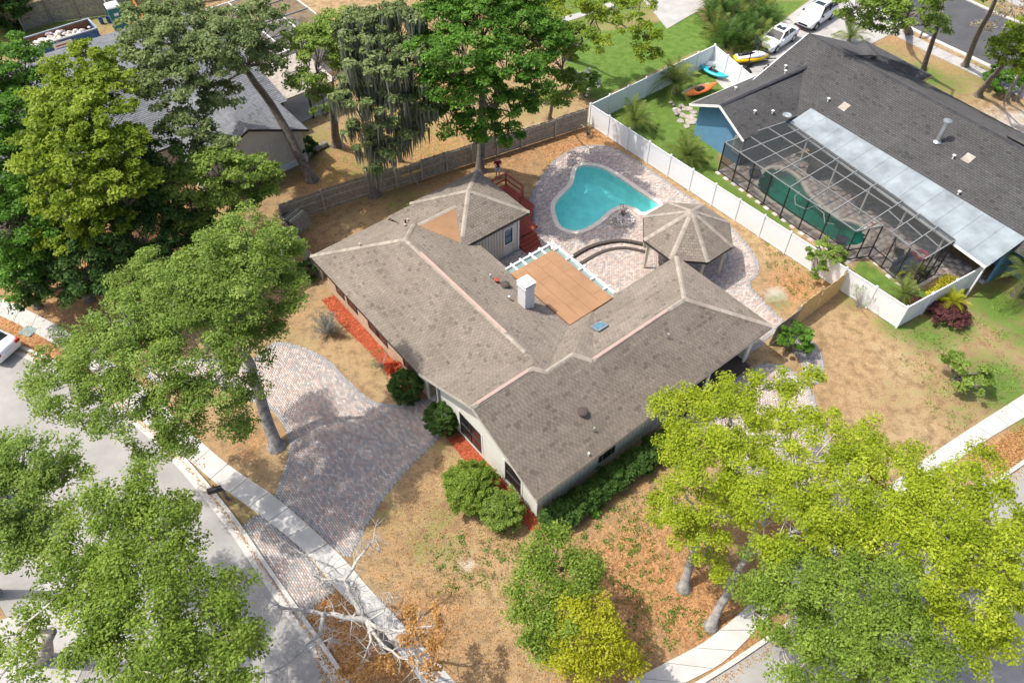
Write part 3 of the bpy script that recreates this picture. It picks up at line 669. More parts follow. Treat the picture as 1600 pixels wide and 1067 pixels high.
for u, v in ((4.55, 1.9), (7.2, 11.3)):
    z = zz(u, v); MB().tube([(u, v, z), (u, v, z + .14)], .16, 12).lathe([(.26, .0), (.28, .05), (.2, .12), (.05, .15)], 14, (u, v, z + .13)).build('roof_vent', 'step_dark', house)
# plywood covered flat roof of the patio and the white pergola round it
fr = MB().box(8.35, 11.66, 7.02, 12.22, 3.02, 3.12).build('patio_roof', 'plywood_joint', house)
us = [8.36, 9.19, 10.01, 10.84, 11.65]
for i in range(4):
    cuts = [7.03, 7.03 + [2.4, 1.2, 2.0, .9][i], 7.03 + [4.8, 3.6, 4.4, 3.3][i], 12.21] if i != 5 else []
    for a, b in zip(cuts, cuts[1:]):
        if b - a > .1: MB().box(us[i] + .008, us[i + 1] - .008, a + .005, b - .005, 3.12, 3.145 + random.uniform(0, .004)).build('plywood_sheet', 'plywood', fr)
pg = [((8.4, 12.75), (12.05, 12.75)), ((12.05, 12.75), (12.05, 7.3))]
for a, b in pg: MB().bar((*a, 3.02), (*b, 3.02), .11, .16).build('pergola_beam', 'trim_white', house)
for u in (8.9, 9.6, 10.35, 11.1, 11.85): MB().bar((u, 12.23, 3.05), (u, 12.92, 3.05), .1, .12).build('rafter', 'trim_white', house)
for v in (12.2, 11.1, 10.0, 8.95, 7.9): MB().bar((11.67, v, 3.05), (12.25, v, 3.05), .1, .12).build('rafter', 'trim_white', house)
MB().bar((11.6, 12.3, 3.08), (12.15, 12.85, 3.08), .1, .12).build('rafter', 'trim_white', house)
for u0, u1 in ((8.45, 8.85), (8.95, 9.55), (9.65, 10.3), (10.4, 11.05), (11.15, 11.6)): MB().box(u0, u1, 12.24, 12.69, 2.95, 2.965).build('pane', 'pane_teal', house)
for v0, v1 in ((11.15, 12.15), (10.05, 11.05), (9.0, 9.95), (7.95, 8.9), (7.35, 7.85)): MB().box(11.68, 11.99, v0, v1, 2.95, 2.965).build('pane', 'pane_teal', house)
for u, v in ((12.0, 12.68), (12.0, 9.9), (8.55, 12.68)): MB().box(u - .07, u + .05, v - .05, v + .05, 0, 2.94).build('porch_post', 'trim_white', house)
# red mulch bed along the front
mb_ = MB()
pts = [UV(.5, 20.2), UV(.5, 10.4), UV(-.1, 10.6), UV(-.3, 12.5), UV(-.25, 15), UV(-.45, 18), UV(-.3, 20.3)]
pts2 = [UV(.5, 8.4), UV(.5, .3), UV(.1, -.2), UV(-.2, .2), UV(-.3, 3), UV(-.3, 6), UV(-.15, 8.2)]
def mulch(poly, seed):
    o = MB().poly([(p[0], p[1], .01) for p in (poly if area(poly) > 0 else poly[::-1])]).build('mulch_bed', 'mulch_red', None, kind='structure')
    r = np.random.default_rng(seed); xy = np.array([p[:2] for p in poly]); lo, hi = xy.min(0), xy.max(0); c = r.uniform(lo, hi, (16000, 2)); c = c[inside(c, poly)]; n = len(c)
    a = r.uniform(0, 6.28, n); L_ = r.uniform(.03, .09, n); W_ = r.uniform(.012, .03, n); z = .02 + r.uniform(0, .05, n); til = r.normal(0, .025, n)
    dx, dy = np.cos(a), np.sin(a); V = np.stack([np.c_[c[:, 0] - dx * L_, c[:, 1] - dy * L_, z - til], np.c_[c[:, 0] - dy * W_, c[:, 1] + dx * W_, z], np.c_[c[:, 0] + dx * L_, c[:, 1] + dy * L_, z + til], np.c_[c[:, 0] + dy * W_, c[:, 1] - dx * W_, z]], 1)
    me = npmesh('bark_chips', V.reshape(-1, 3), np.arange(n * 4).reshape(n, 4)[:, ::-1]); me.materials.append(MATS['mulch_red']); link('bark_chips', me, o, 'stuff')
mulch(pts, 1); mulch(pts2, 2)
# ================================================================ gazebo
gz = G(1080, 385); GC = (11.05, 36.4)
gaz = thing('gazebo', 'octagonal garden gazebo with brown shingle roof on timber posts', 'gazebo', (*GC, 0))
gw = []
RG = 2.95; gp = []
for k in range(8):
    a = R(45 * k + 22.5 - 6); gp.append((RG * math.cos(a), RG * math.sin(a)))
gfac = []; GEZ = 2.5; GPK = 4.15
for k in range(8):
    p, q = gp[k], gp[(k + 1) % 8]; n = Vector(((p[0] + q[0]) / 2, (p[1] + q[1]) / 2)); ap = n.length; s = (GPK - GEZ) / ap; n.normalize()
    gfac.append(([(0, 0), p, q], (-n.x * s, -n.y * s, GPK), 0, k))
mb = MB()
for pc, p, i, k in gfac: mb.poly([(x, y, zp(p, x, y)) for x, y in (pc if area(pc) > 0 else pc[::-1])])
gr = mb.build('roof', 'shingle', gaz); shingles(gfac, SH, wid=.25, exp=.18, seed=8).build('shingles', 'shingle', gr, kind='stuff')
ridge_caps([((*p, GEZ + .0), (0, 0, GPK), .2, .2) for p in gp], CAP).build('ridge_caps', 'shingle', gr, kind='stuff')
for k in range(8):
    p, q = gp[k], gp[(k + 1) % 8]; MB().bar((*p, GEZ - .07), (*q, GEZ - .07), .05, .15).build('fascia', 'dark_trim', gaz)
    x, y = p[0] * .87, p[1] * .87; x2, y2 = q[0] * .87, q[1] * .87
    MB().box(x - .08, x + .08, y - .08, y + .08, 0, 2.55).build('post', 'wood_cream', gaz); MB().bar((x, y, 2.35), (x2, y2, 2.35), .06, .2).build('beam', 'wood_cream', gaz)
# dark brick pad under it and the two curved steps
pad = [(GC[0] + 1.02 * x, GC[1] + 1.02 * y) for x, y in gp]
for pxs, z in (([(893, 402), (925, 385), (968, 377), (1008, 383)], .22), ([(903, 413), (940, 393), (975, 387), (1008, 393)], .11)):
    ln = GL(pxs, 6); root = thing('garden_step', 'long curved dark brick step edging the terrace' + (', upper' if z > .2 else ', lower') + ' of the two', 'step', (ln[0][0], ln[0][1], 0))
    a, b = offset_line(ln, 0), offset_line(ln, -.22)
    for i in range(len(ln) - 1):
        e = .04; A0 = tuple(np.array(a[i]) * (1 - e) + np.array(a[i + 1]) * e); B0 = tuple(np.array(b[i]) * (1 - e) + np.array(b[i + 1]) * e)
        MB().prism([A0, a[i + 1], b[i + 1], B0], .005, z).build('brick', 'step_dark', root, tuple(root.location))
# ================================================================ red deck behind the addition
dk = thing('wooden_deck', 'red stained timber deck with railing behind the house', 'deck', UV(13.9, 19.5), TH); do = (13.9, 19.5, 0)
for i in range(16):
    u0 = 12.2 + i * .21; v0, v1 = (16.6 if u0 < 14.2 else 17.4 + (u0 - 14.2) * .9), 21.6
    MB().box(u0, u0 + .195, v0, v1, .48, .52).build('plank', 'deck_red', dk, do)
mb = MB().box(12.2, 15.55, 21.5, 21.55, .05, .48).build('skirt', 'deck_red', dk, do); MB().box(15.5, 15.54, 18.7, 21.5, .05, .48).build('skirt', 'deck_red', dk, do)
rail = [(13.0, 21.5), (15.4, 21.5), (15.45, 19.7), (14.6, 18.9)]
for u, v in rail + [(14.2, 21.5)]: MB().box(u - .05, u + .05, v - .05, v + .05, .05, 1.5).build('post', 'deck_red', dk, do)
for a, b in zip(rail, rail[1:]):
    MB().bar((*a, 1.5), (*b, 1.5), .14, .05).build('handrail', 'deck_red', dk, do); MB().bar((*a, 1.0), (*b, 1.0), .05, .1).build('rail', 'deck_red', dk, do)
for k in range(4):
    a = R(-60 + 0 * k); MB().box(12.3 + .0 * k, 13.9 - .1 * k, 16.55 - .28 * (k + 1), 16.56 - .28 * k, .04, .42 - .11 * k).build('step', 'deck_red', dk, do)
# rock bed by the pool
rb = thing('rock_bed', 'six sided bed of white and brown cobbles with a scrubby plant beside the pool', 'rock bed', (np.mean([p[0] for p in PIT]), np.mean([p[1] for p in PIT]), 0)); ro = tuple(rb.location)
MB().prism(PIT, .02, .06).build('kerb', 'stone', rb, ro)
mat('cobble', (1, 1, 1), .8, .1, 6, attr='col')
def pebble(mb, c, r, col, rr):
    pr = [(0, -.3), (.8, -.1), (1, .25), (.6, .6), (0.05, .72)]; k = len(mb.V); ph = rr.uniform(0, 6); sx, sy = rr.uniform(.7, 1.2), rr.uniform(.7, 1.2)
    for q, z in pr:
        for j in range(6): a = ph + j * 1.047; mb.V.append((c[0] + q * r * sx * math.cos(a), c[1] + q * r * sy * math.sin(a), c[2] + z * r))
    for i in range(4):
        for j in range(6): mb.F.append((k + i * 6 + j, k + i * 6 + (j + 1) % 6, k + i * 6 + 6 + (j + 1) % 6, k + i * 6 + 6 + j)); mb.T.append(col)
rr = random.Random(4); mb = MB(); cxy = np.array(PIT).mean(0)
for i in range(240):
    a, q = rr.uniform(0, 6.28), math.sqrt(rr.random()) * .85; c = (cxy[0] + q * math.cos(a), cxy[1] + q * .8 * math.sin(a), .07 + .12 * (1 - q)); v = rr.choice([.7, .6, .45, .5, .3]); pebble(mb, c, rr.uniform(.04, .09), (v, v * .93, v * .85), rr)
mb.build('cobbles', 'cobble', rb, ro, smooth=True, kind='stuff')
# ================================================================ white vinyl fence
wf = thing('vinyl_fence', 'tall white vinyl privacy fence enclosing the neighbouring yard', 'fence', UV(25.6, 10), TH)
FPTS = [[(25.62, 23.8), (25.58, -3.6)], [(25.58, -3.6), (32.1, -4.55)], [(25.62, 23.8), (39.9, 23.75)], [(39.9, 23.75), (38.4, 18.2)]]
pa = MB().box(0, 1, -.02, .02, .05, 1.74).mesh('panel'); pa.materials.append(MATS['vinyl'])
ra = MB().box(0, 1, -.035, .035, 1.72, 1.80).mesh('top_rail'); ra.materials.append(MATS['vinyl'])
rl_ = MB().box(0, 1, -.03, .03, .04, .16).mesh('bottom_rail'); rl_.materials.append(MATS['vinyl'])
gr_ = MB()
po_ = MB().box(-.065, .065, -.065, .065, 0, 1.86).mesh('post'); po_.materials.append(MATS['vinyl'])
ca_ = MB().hexa([(-.085, -.085, 1.86), (.085, -.085, 1.86), (.085, .085, 1.86), (-.085, .085, 1.86), (-.02, -.02, 1.95), (.02, -.02, 1.95), (.02, .02, 1.95), (-.02, .02, 1.95)]).mesh('post_cap'); ca_.materials.append(MATS['vinyl'])
done = set()
for a, b in FPTS:
    L_ = math.dist(a, b); n = round(L_ / 2.05); ang = math.atan2(b[1] - a[1], b[0] - a[0])
    for i in range(n + 1):
        t = i / n; p = (a[0] + (b[0] - a[0]) * t - 25.6, a[1] + (b[1] - a[1]) * t - 10, 0)
        if (round(p[0], 1), round(p[1], 1)) not in done:
            done.add((round(p[0], 1), round(p[1], 1))); o = link('post', po_, wf); o.location = p; o.rotation_euler.z = ang; c = link('post_cap', ca_, o)
        if i < n:
            for nm, me in (('panel', pa), ('top_rail', ra), ('bottom_rail', rl_)): o = link(nm, me, wf); o.location = p; o.rotation_euler.z = ang + random.uniform(-.004, .004); o.scale = (L_ / n, 1, 1)
# ================================================================ weathered picket fences
def wood_fence(name, label, pts, h, m, m2, frame=True, seed=1, pick=.14, mfun=None):
    r = random.Random(seed); root = thing(name, label, 'fence', (pts[0][0], pts[0][1], 0)); off = tuple(root.location)
    for a, b in zip(pts, pts[1:]):
        L_ = math.dist(a[:2], b[:2]); n = max(1, round(L_ / 2.4)); d = ((b[0] - a[0]) / L_, (b[1] - a[1]) / L_); nx, ny = -d[1], d[0]
        for i in range(n):
            s0, s1 = L_ * i / n, L_ * (i + 1) / n; lean = r.uniform(-.05, .05); hh = h + r.uniform(-.07, .07)
            P = lambda s, o, z: (a[0] + d[0] * s + nx * (o + lean * z), a[1] + d[1] * s + ny * (o + lean * z), z)
            mb = MB(); s = s0 + .04
            while s < s1 - .05:
                e = min(s + pick - .012, s1); z1 = hh + r.uniform(-.05, .04); o_ = r.uniform(-.008, .008)
                mb.hexa([P(s, o_, .04), P(e, o_, .04), P(e, o_ + .02, .04), P(s, o_ + .02, .04), P(s, o_, z1), P(e, o_, z1), P(e, o_ + .02, z1), P(s, o_ + .02, z1)]); s += pick
            mb.build('pickets', mfun(i / n) if mfun else m, root, off, kind='stuff')
            for z in (.25, h * .55, h - .25): MB().hexa([P(s0, -.05, z), P(s1, -.05, z), P(s1, -.01, z), P(s0, -.01, z), P(s0, -.05, z + .09), P(s1, -.05, z + .09), P(s1, -.01, z + .09), P(s0, -.01, z + .09)]).build('rail', m2, root, off)
            MB().hexa([P(s0 - .06, -.14, 0), P(s0 + .06, -.14, 0), P(s0 + .06, -.03, 0), P(s0 - .06, -.03, 0), P(s0 - .06, -.14, hh + .05), P(s0 + .06, -.14, hh + .05), P(s0 + .06, -.03, hh + .05), P(s0 - .06, -.03, hh + .05)]).build('post', m2, root, off)
    return root
U = lambda u, v: UV(u, v)
wood_fence('picket_fence', 'weathered grey timber fence along the back of the yard', [U(.6, 22.3), U(.7, 26.6), U(1.3, 28.2)][::-1][:1] + [U(4.2, 27.75), U(7.5, 27.1), U(13.4, 25.95), U(19.5, 24.8), U(25.3, 23.7)], 1.75, 'wood_grey', 'wood_rail')
wood_fence('picket_fence', 'grey timber fence running from the back corner down to the house', [U(.6, 21.9), U(.65, 24.5), U(.8, 27.0), U(1.2, 28.1)], 1.7, 'wood_grey', 'wood_rail', seed=3)
wood_fence('picket_fence', 'timber side fence, its boards yellow and new next to the white fence', [U(25.4, .42), U(18.4, .35)], 1.75, 'wood_yellow', 'wood_grey', seed=5, mfun=lambda t: 'wood_yellow' if t < .55 else 'wood_grey')
# leaning pallets in the corner and a fallen post
pt = thing('pallet', 'slatted timber pallet leaning in the fence corner', 'pallet', UV(2.0, 27.2), TH + R(20))
for k in range(5): MB().hexa([(-.7, -.4 + k * .2, .02 + 0 * k), (.7, -.4 + k * .2, .02), (.7, -.3 + k * .2, .02), (-.7, -.3 + k * .2, .02), (-.7, -.1 + k * .2, 1.0), (.7, -.1 + k * .2, 1.0), (.7, .0 + k * .2, 1.0), (-.7, 0. + k * .2, 1.)]).build('slat', 'wood_cream' if k % 2 else 'wood_grey', pt)
a, b = G(655, 292), G(637, 262, 1.5)
tag(MB().bar((a[0], a[1], .03), (b[0], b[1], 1.45), .09).build('timber_prop', 'wood_grey'), 'loose grey timber prop leaning on the back fence', 'timber')
o = MB().box(-.75, .75, -.07, .07, 1.2, 1.36).build('fence_board', 'wood_yellow'); g = UV(10.6, 26.32); o.location = (g[0], g[1], -.25); o.rotation_euler.z = TH - R(11); tag(o, 'single pale new board nailed across the grey back fence', 'board')
# ================================================================ neighbouring house (blue walls, charcoal roof)
nb = thing('house', 'blue walled bungalow with charcoal shingle roof and long metal lanai roof', 'house', NV(9, -5), NT); no = (9, -5, 0)
NE = 2.7; q = .42
NW = [dict(u=(1.0, 13), v=(-.75, 4.85), pl=[(0, q * 1.15, NE + .75 * q * 1.15), (0, -q * 1.15, NE + 4.85 * q * 1.15)]),
      dict(u=(6.4, 18.2), v=(-26, 4.3), pl=[(q, 0, NE - q * 6.4), (-q, 0, NE + q * 18.2)]),
      dict(u=(12.3, 19.5), v=(-2.9, 3.6), pl=[(0, .4, NE + .4 * 2.9), (0, -.4, NE + .4 * 3.6), (-.4, 0, NE + .4 * 19.5)])]
nf = facets(NW); mb = MB()
for pc, p, i, k in nf: mb.poly([(x, y, zp(p, x, y)) for x, y in (pc if area(pc) > 0 else pc[::-1])])
nr = mb.build('roof', 'shingle', nb, no); 
shn = shingles([f for f in nf], (.095, .094, .093), .05, .16, .28, seed=12); shn.build('shingles', 'shingle', nr, no, kind='stuff')
nz = lambda u, v: ZR(u, v, NW)
def nl(u0, v0, u1, v1): return ((u0, v0, nz(u0, v0)), (u1, v1, nz(u1, v1)), .4, .4)
ridge_caps([nl(1.02, 2.05, 10, 2.05), nl(12.3, -25.9, 12.3, 4.2), nl(13, .35, 16, .35), nl(19.45, -2.85, 16.2, .35), nl(19.45, 3.55, 16.2, .35)], (.06, .062, .068)).build('ridge_caps', 'shingle', nr, no, kind='stuff')
W_ = lambda pts, z1, m: MB().prism(pts, 0, z1).build('wall', m, nb, no)
W_([(1.7, -.35), (1.7, 4.45), (8, 4.45), (8, -.35)], NE - .02, 'blue_stucco'); W_([(8.01, -25.6), (8.01, 3.9), (17.8, 3.9), (17.8, -25.6)], NE, 'blue_stucco')
MB().poly([(1.7, -.35, NE - .02), (1.7, 2.05, nz(1.7, 2.05) - .08), (1.7, 4.45, NE - .02)][::-1]).build('gable', 'blue_stucco', nb, no)
for a, b in (((.99, -.75, NE), (.99, 2.05, nz(1.0, 2.05))), ((.99, 2.05, nz(1., 2.05)), (.99, 4.85, NE)), ((1.0, 4.86, NE), (8, 4.86, NE)), ((6.4, 4.32, NE), (12.3, 4.32, nz(12.3, 4.2))), ((12.3, 4.32, nz(12.3, 4.2)), (18.2, 4.32, NE))): MB().bar(Vector(a) - Vector((0, 0, .07)), Vector(b) - Vector((0, 0, .07)), .06, .17).build('fascia', 'trim_white', nb, no)
MB().bar((12.35, -2.95, NE + .05), (19.4, -2.95, NE + .05), .05, .12).build('fascia', 'wood_yellow', nb, no)
w0 = MB().box(1.63, 1.69, -.3, .55, .9, 2.2).build('window', 'trim_white', nb, no); MB().box(1.61, 1.64, -.22, .47, 1.0, 2.1).build('pane', 'pane_teal', w0, no)
# lanai metal roof in long pans
ml = MB(); cnt = 12
for i in range(cnt):
    v1 = -1.05 - i * (17.1 / cnt); v0 = v1 - 17.1 / cnt + .015; ul = lambda v: 5.2 - (-v - 1.05) * .083
    MB().hexa([(ul(v1), v1, 2.68), (ul(v0), v0, 2.68), (7.4, v0, 3.12), (7.4, v1, 3.12), (ul(v1), v1, 2.75), (ul(v0), v0, 2.75), (7.4, v0, 3.2), (7.4, v1, 3.2)]).build('roof_pan', 'metal_roof', nb, no)
MB().bar((5.15, -1.1, 2.66), (3.75, -18.1, 2.66), .1, .12).build('gutter', 'trim_white', nb, no)
for v in (-3, -6, -9, -12, -15, -18): u = 5.3 - (-v - 1.05) * .083; MB().box(u, u + .09, v - .05, v + .05, 0, 2.66).build('porch_post', 'trim_white', nb, no)
W_([(6.1, -17.9), (6.1, -18.05), (8, -18.05), (8, -17.9)], 2.7, 'blue_stucco')
# flue, vents, roof panels, dish, solar panel
z = nz(9.9, -9.5); fl = MB().tube([(9.9, -9.5, z - .05), (9.9, -9.5, z + 1.5)], .17, 14).build('flue_pipe', 'galv', nb, no); MB().lathe([(.24, 0), (.24, .12), (.28, .13), (.28, .17), (.02, .24)], 14, (9.9, -9.5, z + 1.5)).build('flue_cap', 'galv', fl, no); MB().lathe([(.3, 0), (.19, .12)], 14, (9.9, -9.5, z + .03)).build('flashing', 'galv', fl, no)
for u, v in ((8.75, -2.75), (9.95, -11.8)):
    r_ = [(u - .3, v - .3), (u + .3, v - .3), (u + .3, v + .3), (u - .3, v + .3)]; MB().prism(r_, lambda x, y: nz(x, y) - .02, lambda x, y: nz(x, y) + .07).build('roof_vent', 'stone', nb, no)
for u, v in ((9.45, -11.1), (8.5, -1.5), (3.2, .6), (4.6, .1), (4.4, 3.7), (9.0, 3.2), (8.6, 2.8), (7.6, -13.2)):
    z = nz(u, v); MB().tube([(u, v, z - .03), (u, v, z + .25)], .05, 8).box(u - .09, u + .09, v - .09, v + .09, z + .25, z + .29).build('vent_pipe', 'trim_white', nb, no)
MB().prism([(12.9, -12.2), (13.6, -12.2), (13.6, -14.6), (12.9, -14.6)], lambda x, y: nz(x, y) + .1, lambda x, y: nz(x, y) + .16).build('solar_panel', 'pane_dark', nb, no)
ds = thing('satellite_dish', 'small grey satellite dish on a mast by the metal lanai roof', 'dish', NV(5.0, -.9, nz(5., -.7)), NT)
MB().tube([(0, 0, -.05), (0, 0, .5), (-.1, 0, .65)], .025, 6).build('mast', 'galv', ds); MB().lathe([(.05, 0), (.22, .03), (.34, .1), (.32, .1), (.2, .04), (.04, .015)], 16, (-.05, 0, .62)).build('reflector', 'metal_roof', ds); MB().tube([(-.05, 0, .6), (-.45, 0, .8)], .015, 5).build('arm', 'galv', ds)
# ================================================================ screened pool cage
m = bpy.data.materials.new('screen'); m.use_nodes = True; t = m.node_tree; t.nodes.remove(t.nodes['Principled BSDF'])
tr = nd(t, 'ShaderNodeBsdfTransparent'); tr.inputs[0].default_value = (.93, .93, .93, 1); df = nd(t, 'ShaderNodeBsdfDiffuse'); df.inputs[0].default_value = (.07, .075, .075, 1); mx = nd(t, 'ShaderNodeMixShader'); mx.inputs[0].default_value = .47
t.links.new(tr.outputs[0], mx.inputs[1]); t.links.new(df.outputs[0], mx.inputs[2]); t.links.new(mx.outputs[0], t.nodes['Material Output'].inputs[0]); MATS['screen'] = m
cg = thing('pool_cage', 'large screened pool enclosure with grey aluminium frame behind the blue house', 'pool enclosure', NV(2, -7), NT); co = (2, -7, 0)
FRT = [0, -1.45, -2.9, -4.5, -6.1, -7.75, -9.4, -11.5]; ZB = 2.5; ZT = 3.0
fu = lambda v: .0 if v > -9.4 else .12; bu = lambda v: 5.05 - (-v) * .06
sk_ = lambda v, x: v - 1.1 * (x / 5.05) * max(0., 1 + v / 6.)
def beam(a, b, m_='cage_metal', w=.06): MB().bar(a, b, w, w * 1.5).build('frame_bar', m_, cg, co)
def pane(p): MB().poly(p).build('screen_pane', 'screen', cg, co)
for i, v in enumerate(FRT):
    beam((fu(v), v, 0), (fu(v), v, ZB), 'cage_bronze'); xs = [fu(v), 1.75, 3.4, bu(v)]; zs = [ZB, ZB + .2, ZB + .36, ZT]
    for k in range(3): beam((xs[k], sk_(v, xs[k]), zs[k]), (xs[k + 1], sk_(v, xs[k + 1]), zs[k + 1]))
    if i < len(FRT) - 1:
        w_ = FRT[i + 1]; ys = [fu(w_), 1.75, 3.4, bu(w_)]
        for k in range(4): beam((xs[k], sk_(v, xs[k]), zs[k]), (ys[k], sk_(w_, ys[k]), zs[k]), w=.05)
        for k in range(3): pane([(xs[k], sk_(v, xs[k]), zs[k]), (xs[k + 1], sk_(v, xs[k + 1]), zs[k + 1]), (ys[k + 1], sk_(w_, ys[k + 1]), zs[k + 1]), (ys[k], sk_(w_, ys[k]), zs[k])])
        for z0, z1 in ((.05, .9), (.9, ZB)): pane([(fu(v), v, z0), (fu(w_), w_, z0), (fu(w_), w_, z1), (fu(v), v, z1)])
        beam((fu(v), v, .9), (fu(w_), w_, .9), 'cage_bronze', .045); beam((fu(v), v, .04), (fu(w_), w_, .04), 'cage_bronze', .05)
        pane([(bu(v), sk_(v, 5.05), ZT), (bu(w_), sk_(w_, 5.05), ZT), (bu(w_), sk_(w_, 5.05), 2.77), (bu(v), sk_(v, 5.05), 2.77)])
# end wall by the blue gable
for k, (u0, u1) in enumerate(((0, 1.75), (1.75, 3.4), (3.4, 5.05))):
    z0, z1 = [ZB, ZB + .2, ZB + .36, ZT][k:k + 2]; pane([(u0, sk_(0, u0), .05), (u1, sk_(0, u1), .05), (u1, sk_(0, u1), z1), (u0, sk_(0, u0), z0)]); beam((u1, sk_(0, u1), 0), (u1, sk_(0, u1), z1), 'cage_bronze', .05)
# stepped far end
EX = [(.12, -11.5), (1.75, -12.2), (1.35, -15.6), (3.9, -15.7)]
for i, ((u0, v0), (u1, v1)) in enumerate(zip(EX, EX[1:])):
    z0, z1 = [(ZB, ZB + .2), (ZB + .2, ZB + .2), (ZB + .2, 2.95)][i]; n = [2, 3, 3][i]
    for k in range(n):
        a, b = k / n, (k + 1) / n; P = lambda t_: (u0 + (u1 - u0) * t_, v0 + (v1 - v0) * t_); A, B = P(a), P(b); za, zb = z0 + (z1 - z0) * a, z0 + (z1 - z0) * b
        beam((*A, za), (*B, zb)); beam((*B, 0), (*B, zb), 'cage_bronze'); beam((*A, .9), (*B, .9), 'cage_bronze', .045); beam((*A, .04), (*B, .04), 'cage_bronze', .05)
        for c0, c1 in ((.05, .9), (.9, None)): pane([(*A, c0), (*B, c0), (*B, c1 or zb), (*A, c1 or za)])
for v, w_ in ((-11.5, -12.9), (-12.9, -14.3), (-14.3, -15.65)):
    x0 = 1.75 if v < -12 else .12; x1 = [1.72, 1.55, 1.36][[-11.5, -12.9, -14.3].index(v)]; a0 = {-11.5: 1.75, -12.9: 1.7, -14.3: 1.52}[v]
    pts_ = [(a0, v, ZB + .2), (x1, w_, ZB + .2)]
    beam((a0 if v > -12 else a0, v, ZB + .2), (x1, w_, ZB + .2)); beam((bu(v) - .0, v, ZT - .05), (bu(w_), w_, ZT - .12)); mid = 3.0
    beam((mid, v, ZB + .36), (mid - .1, w_, ZB + .2), w=.05); beam((a0, v, ZB + .2), (mid, v, ZB + .36)); beam((mid, v, ZB + .36), (bu(v), v, ZT - .05))
    pane([(a0, v, ZB + .2), (mid, v, ZB + .36), (mid - .1, w_, ZB + .2), (x1, w_, ZB + .2)]); pane([(mid, v, ZB + .36), (bu(v), v, ZT - .05), (bu(w_), w_, ZT - .12), (mid - .1, w_, ZB + .2)])
np_ = pool('swimming_pool', 'green water pool inside the screened enclosure', NPO, -1.3, 'plaster_pool_dark', 'water_green', cop=.25)
NDK = [NV(-.05, .1)[:2], NV(6.6, .1)[:2], NV(6.6, -17.8)[:2], NV(4.1, -17.6)[:2], NV(4.0, -15.8)[:2], NV(1.2, -15.8)[:2], NV(1.7, -12.3)[:2], NV(-.05, -11.6)[:2]]
paving('pool_deck', NDK, NT, [1, 2, 1, 1.4, .4, 3, 3], z=.03, bw=.6, bh=.4, holes=[NPO], edge=.05, edge_col=(.4, .38, .36), blotch=.4)
# furniture in the enclosure
mat('cushion_blue', (.045, .075, .14), .85, .15, 6)
sf = thing('garden_sofa', 'navy blue L shaped outdoor sofa in the screened enclosure', 'sofa', NV(2.7, -14.2), NT)
MB().box(-.9, .9, -.5, .4, .05, .38).build('base', 'step_dark', sf)
for k in range(3): MB().box(-.88 + k * .6, -.31 + k * .6, -.48, .2, .385, .52).build('cushion', 'cushion_blue', sf)
for k in range(3): MB().hexa([(-.88 + k * .6, .2, .4), (-.31 + k * .6, .2, .4), (-.31 + k * .6, .4, .4), (-.88 + k * .6, .4, .4), (-.86 + k * .6, .28, .85), (-.33 + k * .6, .28, .85), (-.33 + k * .6, .42, .85), (-.86 + k * .6, .42, .85)]).build('back_cushion', 'cushion_blue', sf)
MB().box(.3, .9, -1.3, -.51, .05, .38).build('chaise_base', 'step_dark', sf); MB().box(.32, .88, -1.28, -.53, .385, .52).build('chaise_cushion', 'cushion_blue', sf)
def pot(px, py, r_, label, m_, cat='planter'):
    g = G(px, py); o = thing('planter', label, cat, (g[0], g[1], .03)); MB().lathe([(r_ * .7, 0), (r_, .3), (r_ * 1.05, .34), (r_ * .9, .35), (r_ * .85, .3), (.02, .28)], 16).build('bowl', m_, o); MB().lathe([(r_ * .8, .29), (r_ * .4, .33), (.03, .35)], 12).build('soil', 'step_dark', o)
pot(1178, 276, .45, 'round navy blue bowl on the enclosure floor beside the green pool', 'cushion_blue')
pot(1313, 380, .4, 'round dark blue bowl at the stepped end of the green pool', 'cushion_blue')
gl = thing('grill', 'covered black barbecue grill under the lanai roof edge', 'grill', NV(5.4, -4.3), NT)
MB().box(-.3, .3, -.5, .5, .15, .85).build('cabinet', 'black', gl); MB().loft([[(-.3, y, .86), (.3, y, .86), (.28, y, 1.1), (0, y, 1.2), (-.28, y, 1.1)] for y in (-.5, .5)]).build('lid', 'step_dark', gl)
for y in (-.45, .45): MB().box(-.28, .28, y - .03, y + .03, .0, .15).build('leg', 'black', gl)
tb = thing('patio_table', 'dark patio table with chairs pushed in under the lanai edge', 'table', NV(5.3, -8.3), NT)
MB().lathe([(.6, .7), (.62, .72), (.6, .74)], 18).build('top', 'step_dark', tb)
for k in range(4): a = R(45 + 90 * k); MB().bar((.4 * math.cos(a), .4 * math.sin(a), 0), (.3 * math.cos(a), .3 * math.sin(a), .7), .05).build('leg', 'step_dark', tb)
mat('float_pink', (.5, .08, .12), .6, .1, 4)
ft = thing('pool_float', 'pink pool float lying under the screen by the lanai', 'float', NV(4.6, -14.1, .06), .4)
MB().tube([(.45 * math.cos(a), .45 * math.sin(a) * .8, .1) for a in np.linspace(0, 6.283, 20)], .12, 8).build('ring', 'float_pink', ft); MB().tube([(-.4, 0, .12), (-.75, .1, .3), (-.7, .1, .5)], [.1, .08, .06], 7).build('neck', 'float_pink', ft)
ho = thing('pool_hose', 'white pool cleaner hose looping through the green pool', 'hose', NV(2.4, -6, -.1)); mb = MB()
mb.tube([Vector(NV(*p)) - Vector(NV(2.4, -6, -.1)) + Vector((0, 0, -.02 - .1 + .1)) for p in [(3.3, -4.9, -.1), (2.6, -5.1, -.1), (2.0, -5.7, -.1), (2.2, -6.5, -.1), (3.0, -6.6, -.1), (2.9, -7.5, -.1), (2.2, -8.2, -.1), (2.6, -8.7, -.1)]], .03, 6).build('hose', 'trim_white', ho)
lo_ = thing('lounge_chair', 'grey steel patio chair beside the sofa', 'chair', NV(3.4, -13.2), NT + .6)
